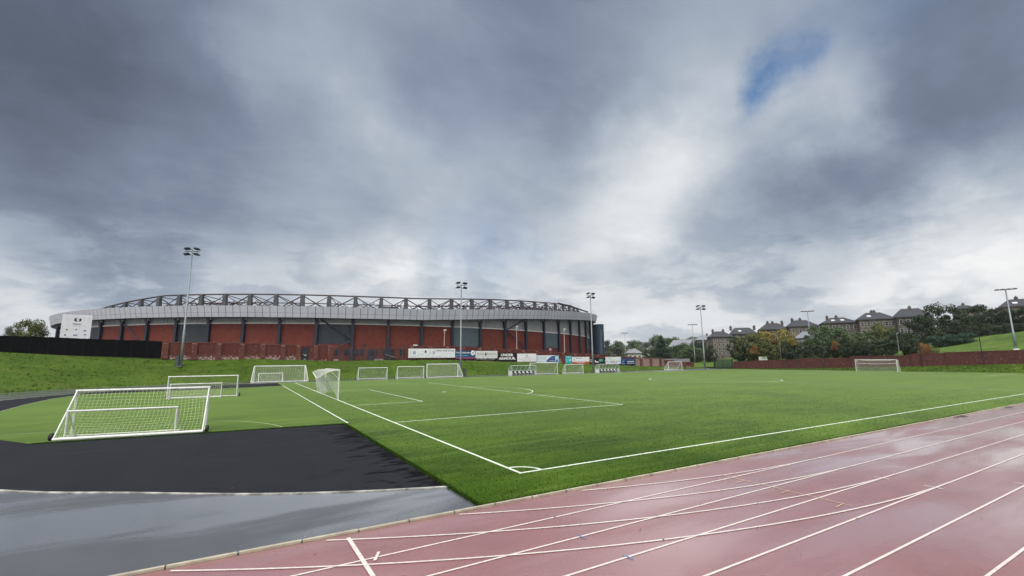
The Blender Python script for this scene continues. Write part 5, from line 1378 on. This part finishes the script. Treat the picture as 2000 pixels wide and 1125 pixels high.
house(1306, 1345, 664, 677, 700, 262, 'long house with pale slate roof right of the conifer', M['rubble'], M['slatelight'], 13, 2, 4, R(-22), (), gable=True, name='house', group='low houses below the tenements')
house(1198, 1226, 672, 679, 697, 330, 'grey stone house behind the small distant floodlight pole', M['rubble'], M['slate'], 10, 2, 4, R(5), (.2, .9), name='house', group='low houses below the tenements')
house(1256, 1276, 672, 678, 692, 420, 'pale distant house up the hill left of the conifer', M['cream'], M['slatelight'], 9, 2, 3, R(5), (.5,), name='house', group='low houses below the tenements')
# sloping lawn fence / sign box behind the right wall
c = atD(1490.5, 704, 160); o = empty('sign_box', (c.x, c.y, c.z-.6), 'small white box sign peeping over the right wall by the olive trees', 'sign', rz=-math.atan2(c.x-CAM.x, c.y-CAM.y))
b = MB(); b.box(-1.15, 1.15, -.05, .15, .5, 1.75); b.build('panel', M['white'], o)
b = MB(); b.box(-.9, -.8, .16, .26, -1.5, 1.2); b.box(.8, .9, .16, .26, -1.5, 1.2); b.build('leg', M['dark'], o)
# far hills
def hillridge(name, D_, prof, mat):
    b = MB(); A = []; B2 = []; C2 = []
    for px, y in prof:
        P = atD(px, y, D_); Q = atD(px, y, D_*1.25); Q.z = P.z*.6; Fo = atD(px, y, D_*.75)
        A.append((Fo.x, Fo.y, -2)); B2.append(tuple(P)); C2.append((Q.x, Q.y, -5))
    b.strip(A, B2); b.strip(B2, C2); return tag(b.build(name, mat, None, True), kind='structure')
hp = []
for k in range(160):
    px = 900+k*6
    y = lerp([(900, 690), (1180, 690), (1215, 676), (1250, 669), (1290, 664), (1330, 662), (1380, 657), (1430, 662), (1500, 668), (1860, 668)], px)+2.2*math.sin(px*.11)+1.4*math.sin(px*.31+1)
    hp.append((px, y))
hillridge('hills', 900, hp, pm('wooded_hill', (.035, .055, .03), (.075, .085, .055), .06, .9, .1))

# ------------------------------------------------------------------ air
hm = bpy.data.materials.new('haze'); hm.use_nodes = True; t = hm.node_tree
t.nodes.remove(t.nodes['Principled BSDF'])
vol = nd(t, 'ShaderNodeVolumePrincipled'); vol.inputs['Density'].default_value = .00012; vol.inputs['Color'].default_value = (.86, .90, .95, 1); vol.inputs['Anisotropy'].default_value = .2
t.links.new(vol.outputs[0], t.nodes['Material Output'].inputs['Volume'])
b = MB(); b.box(-3100, 4100, -3100, 4100, -8, 110); tag(b.build('haze', hm), kind='stuff')
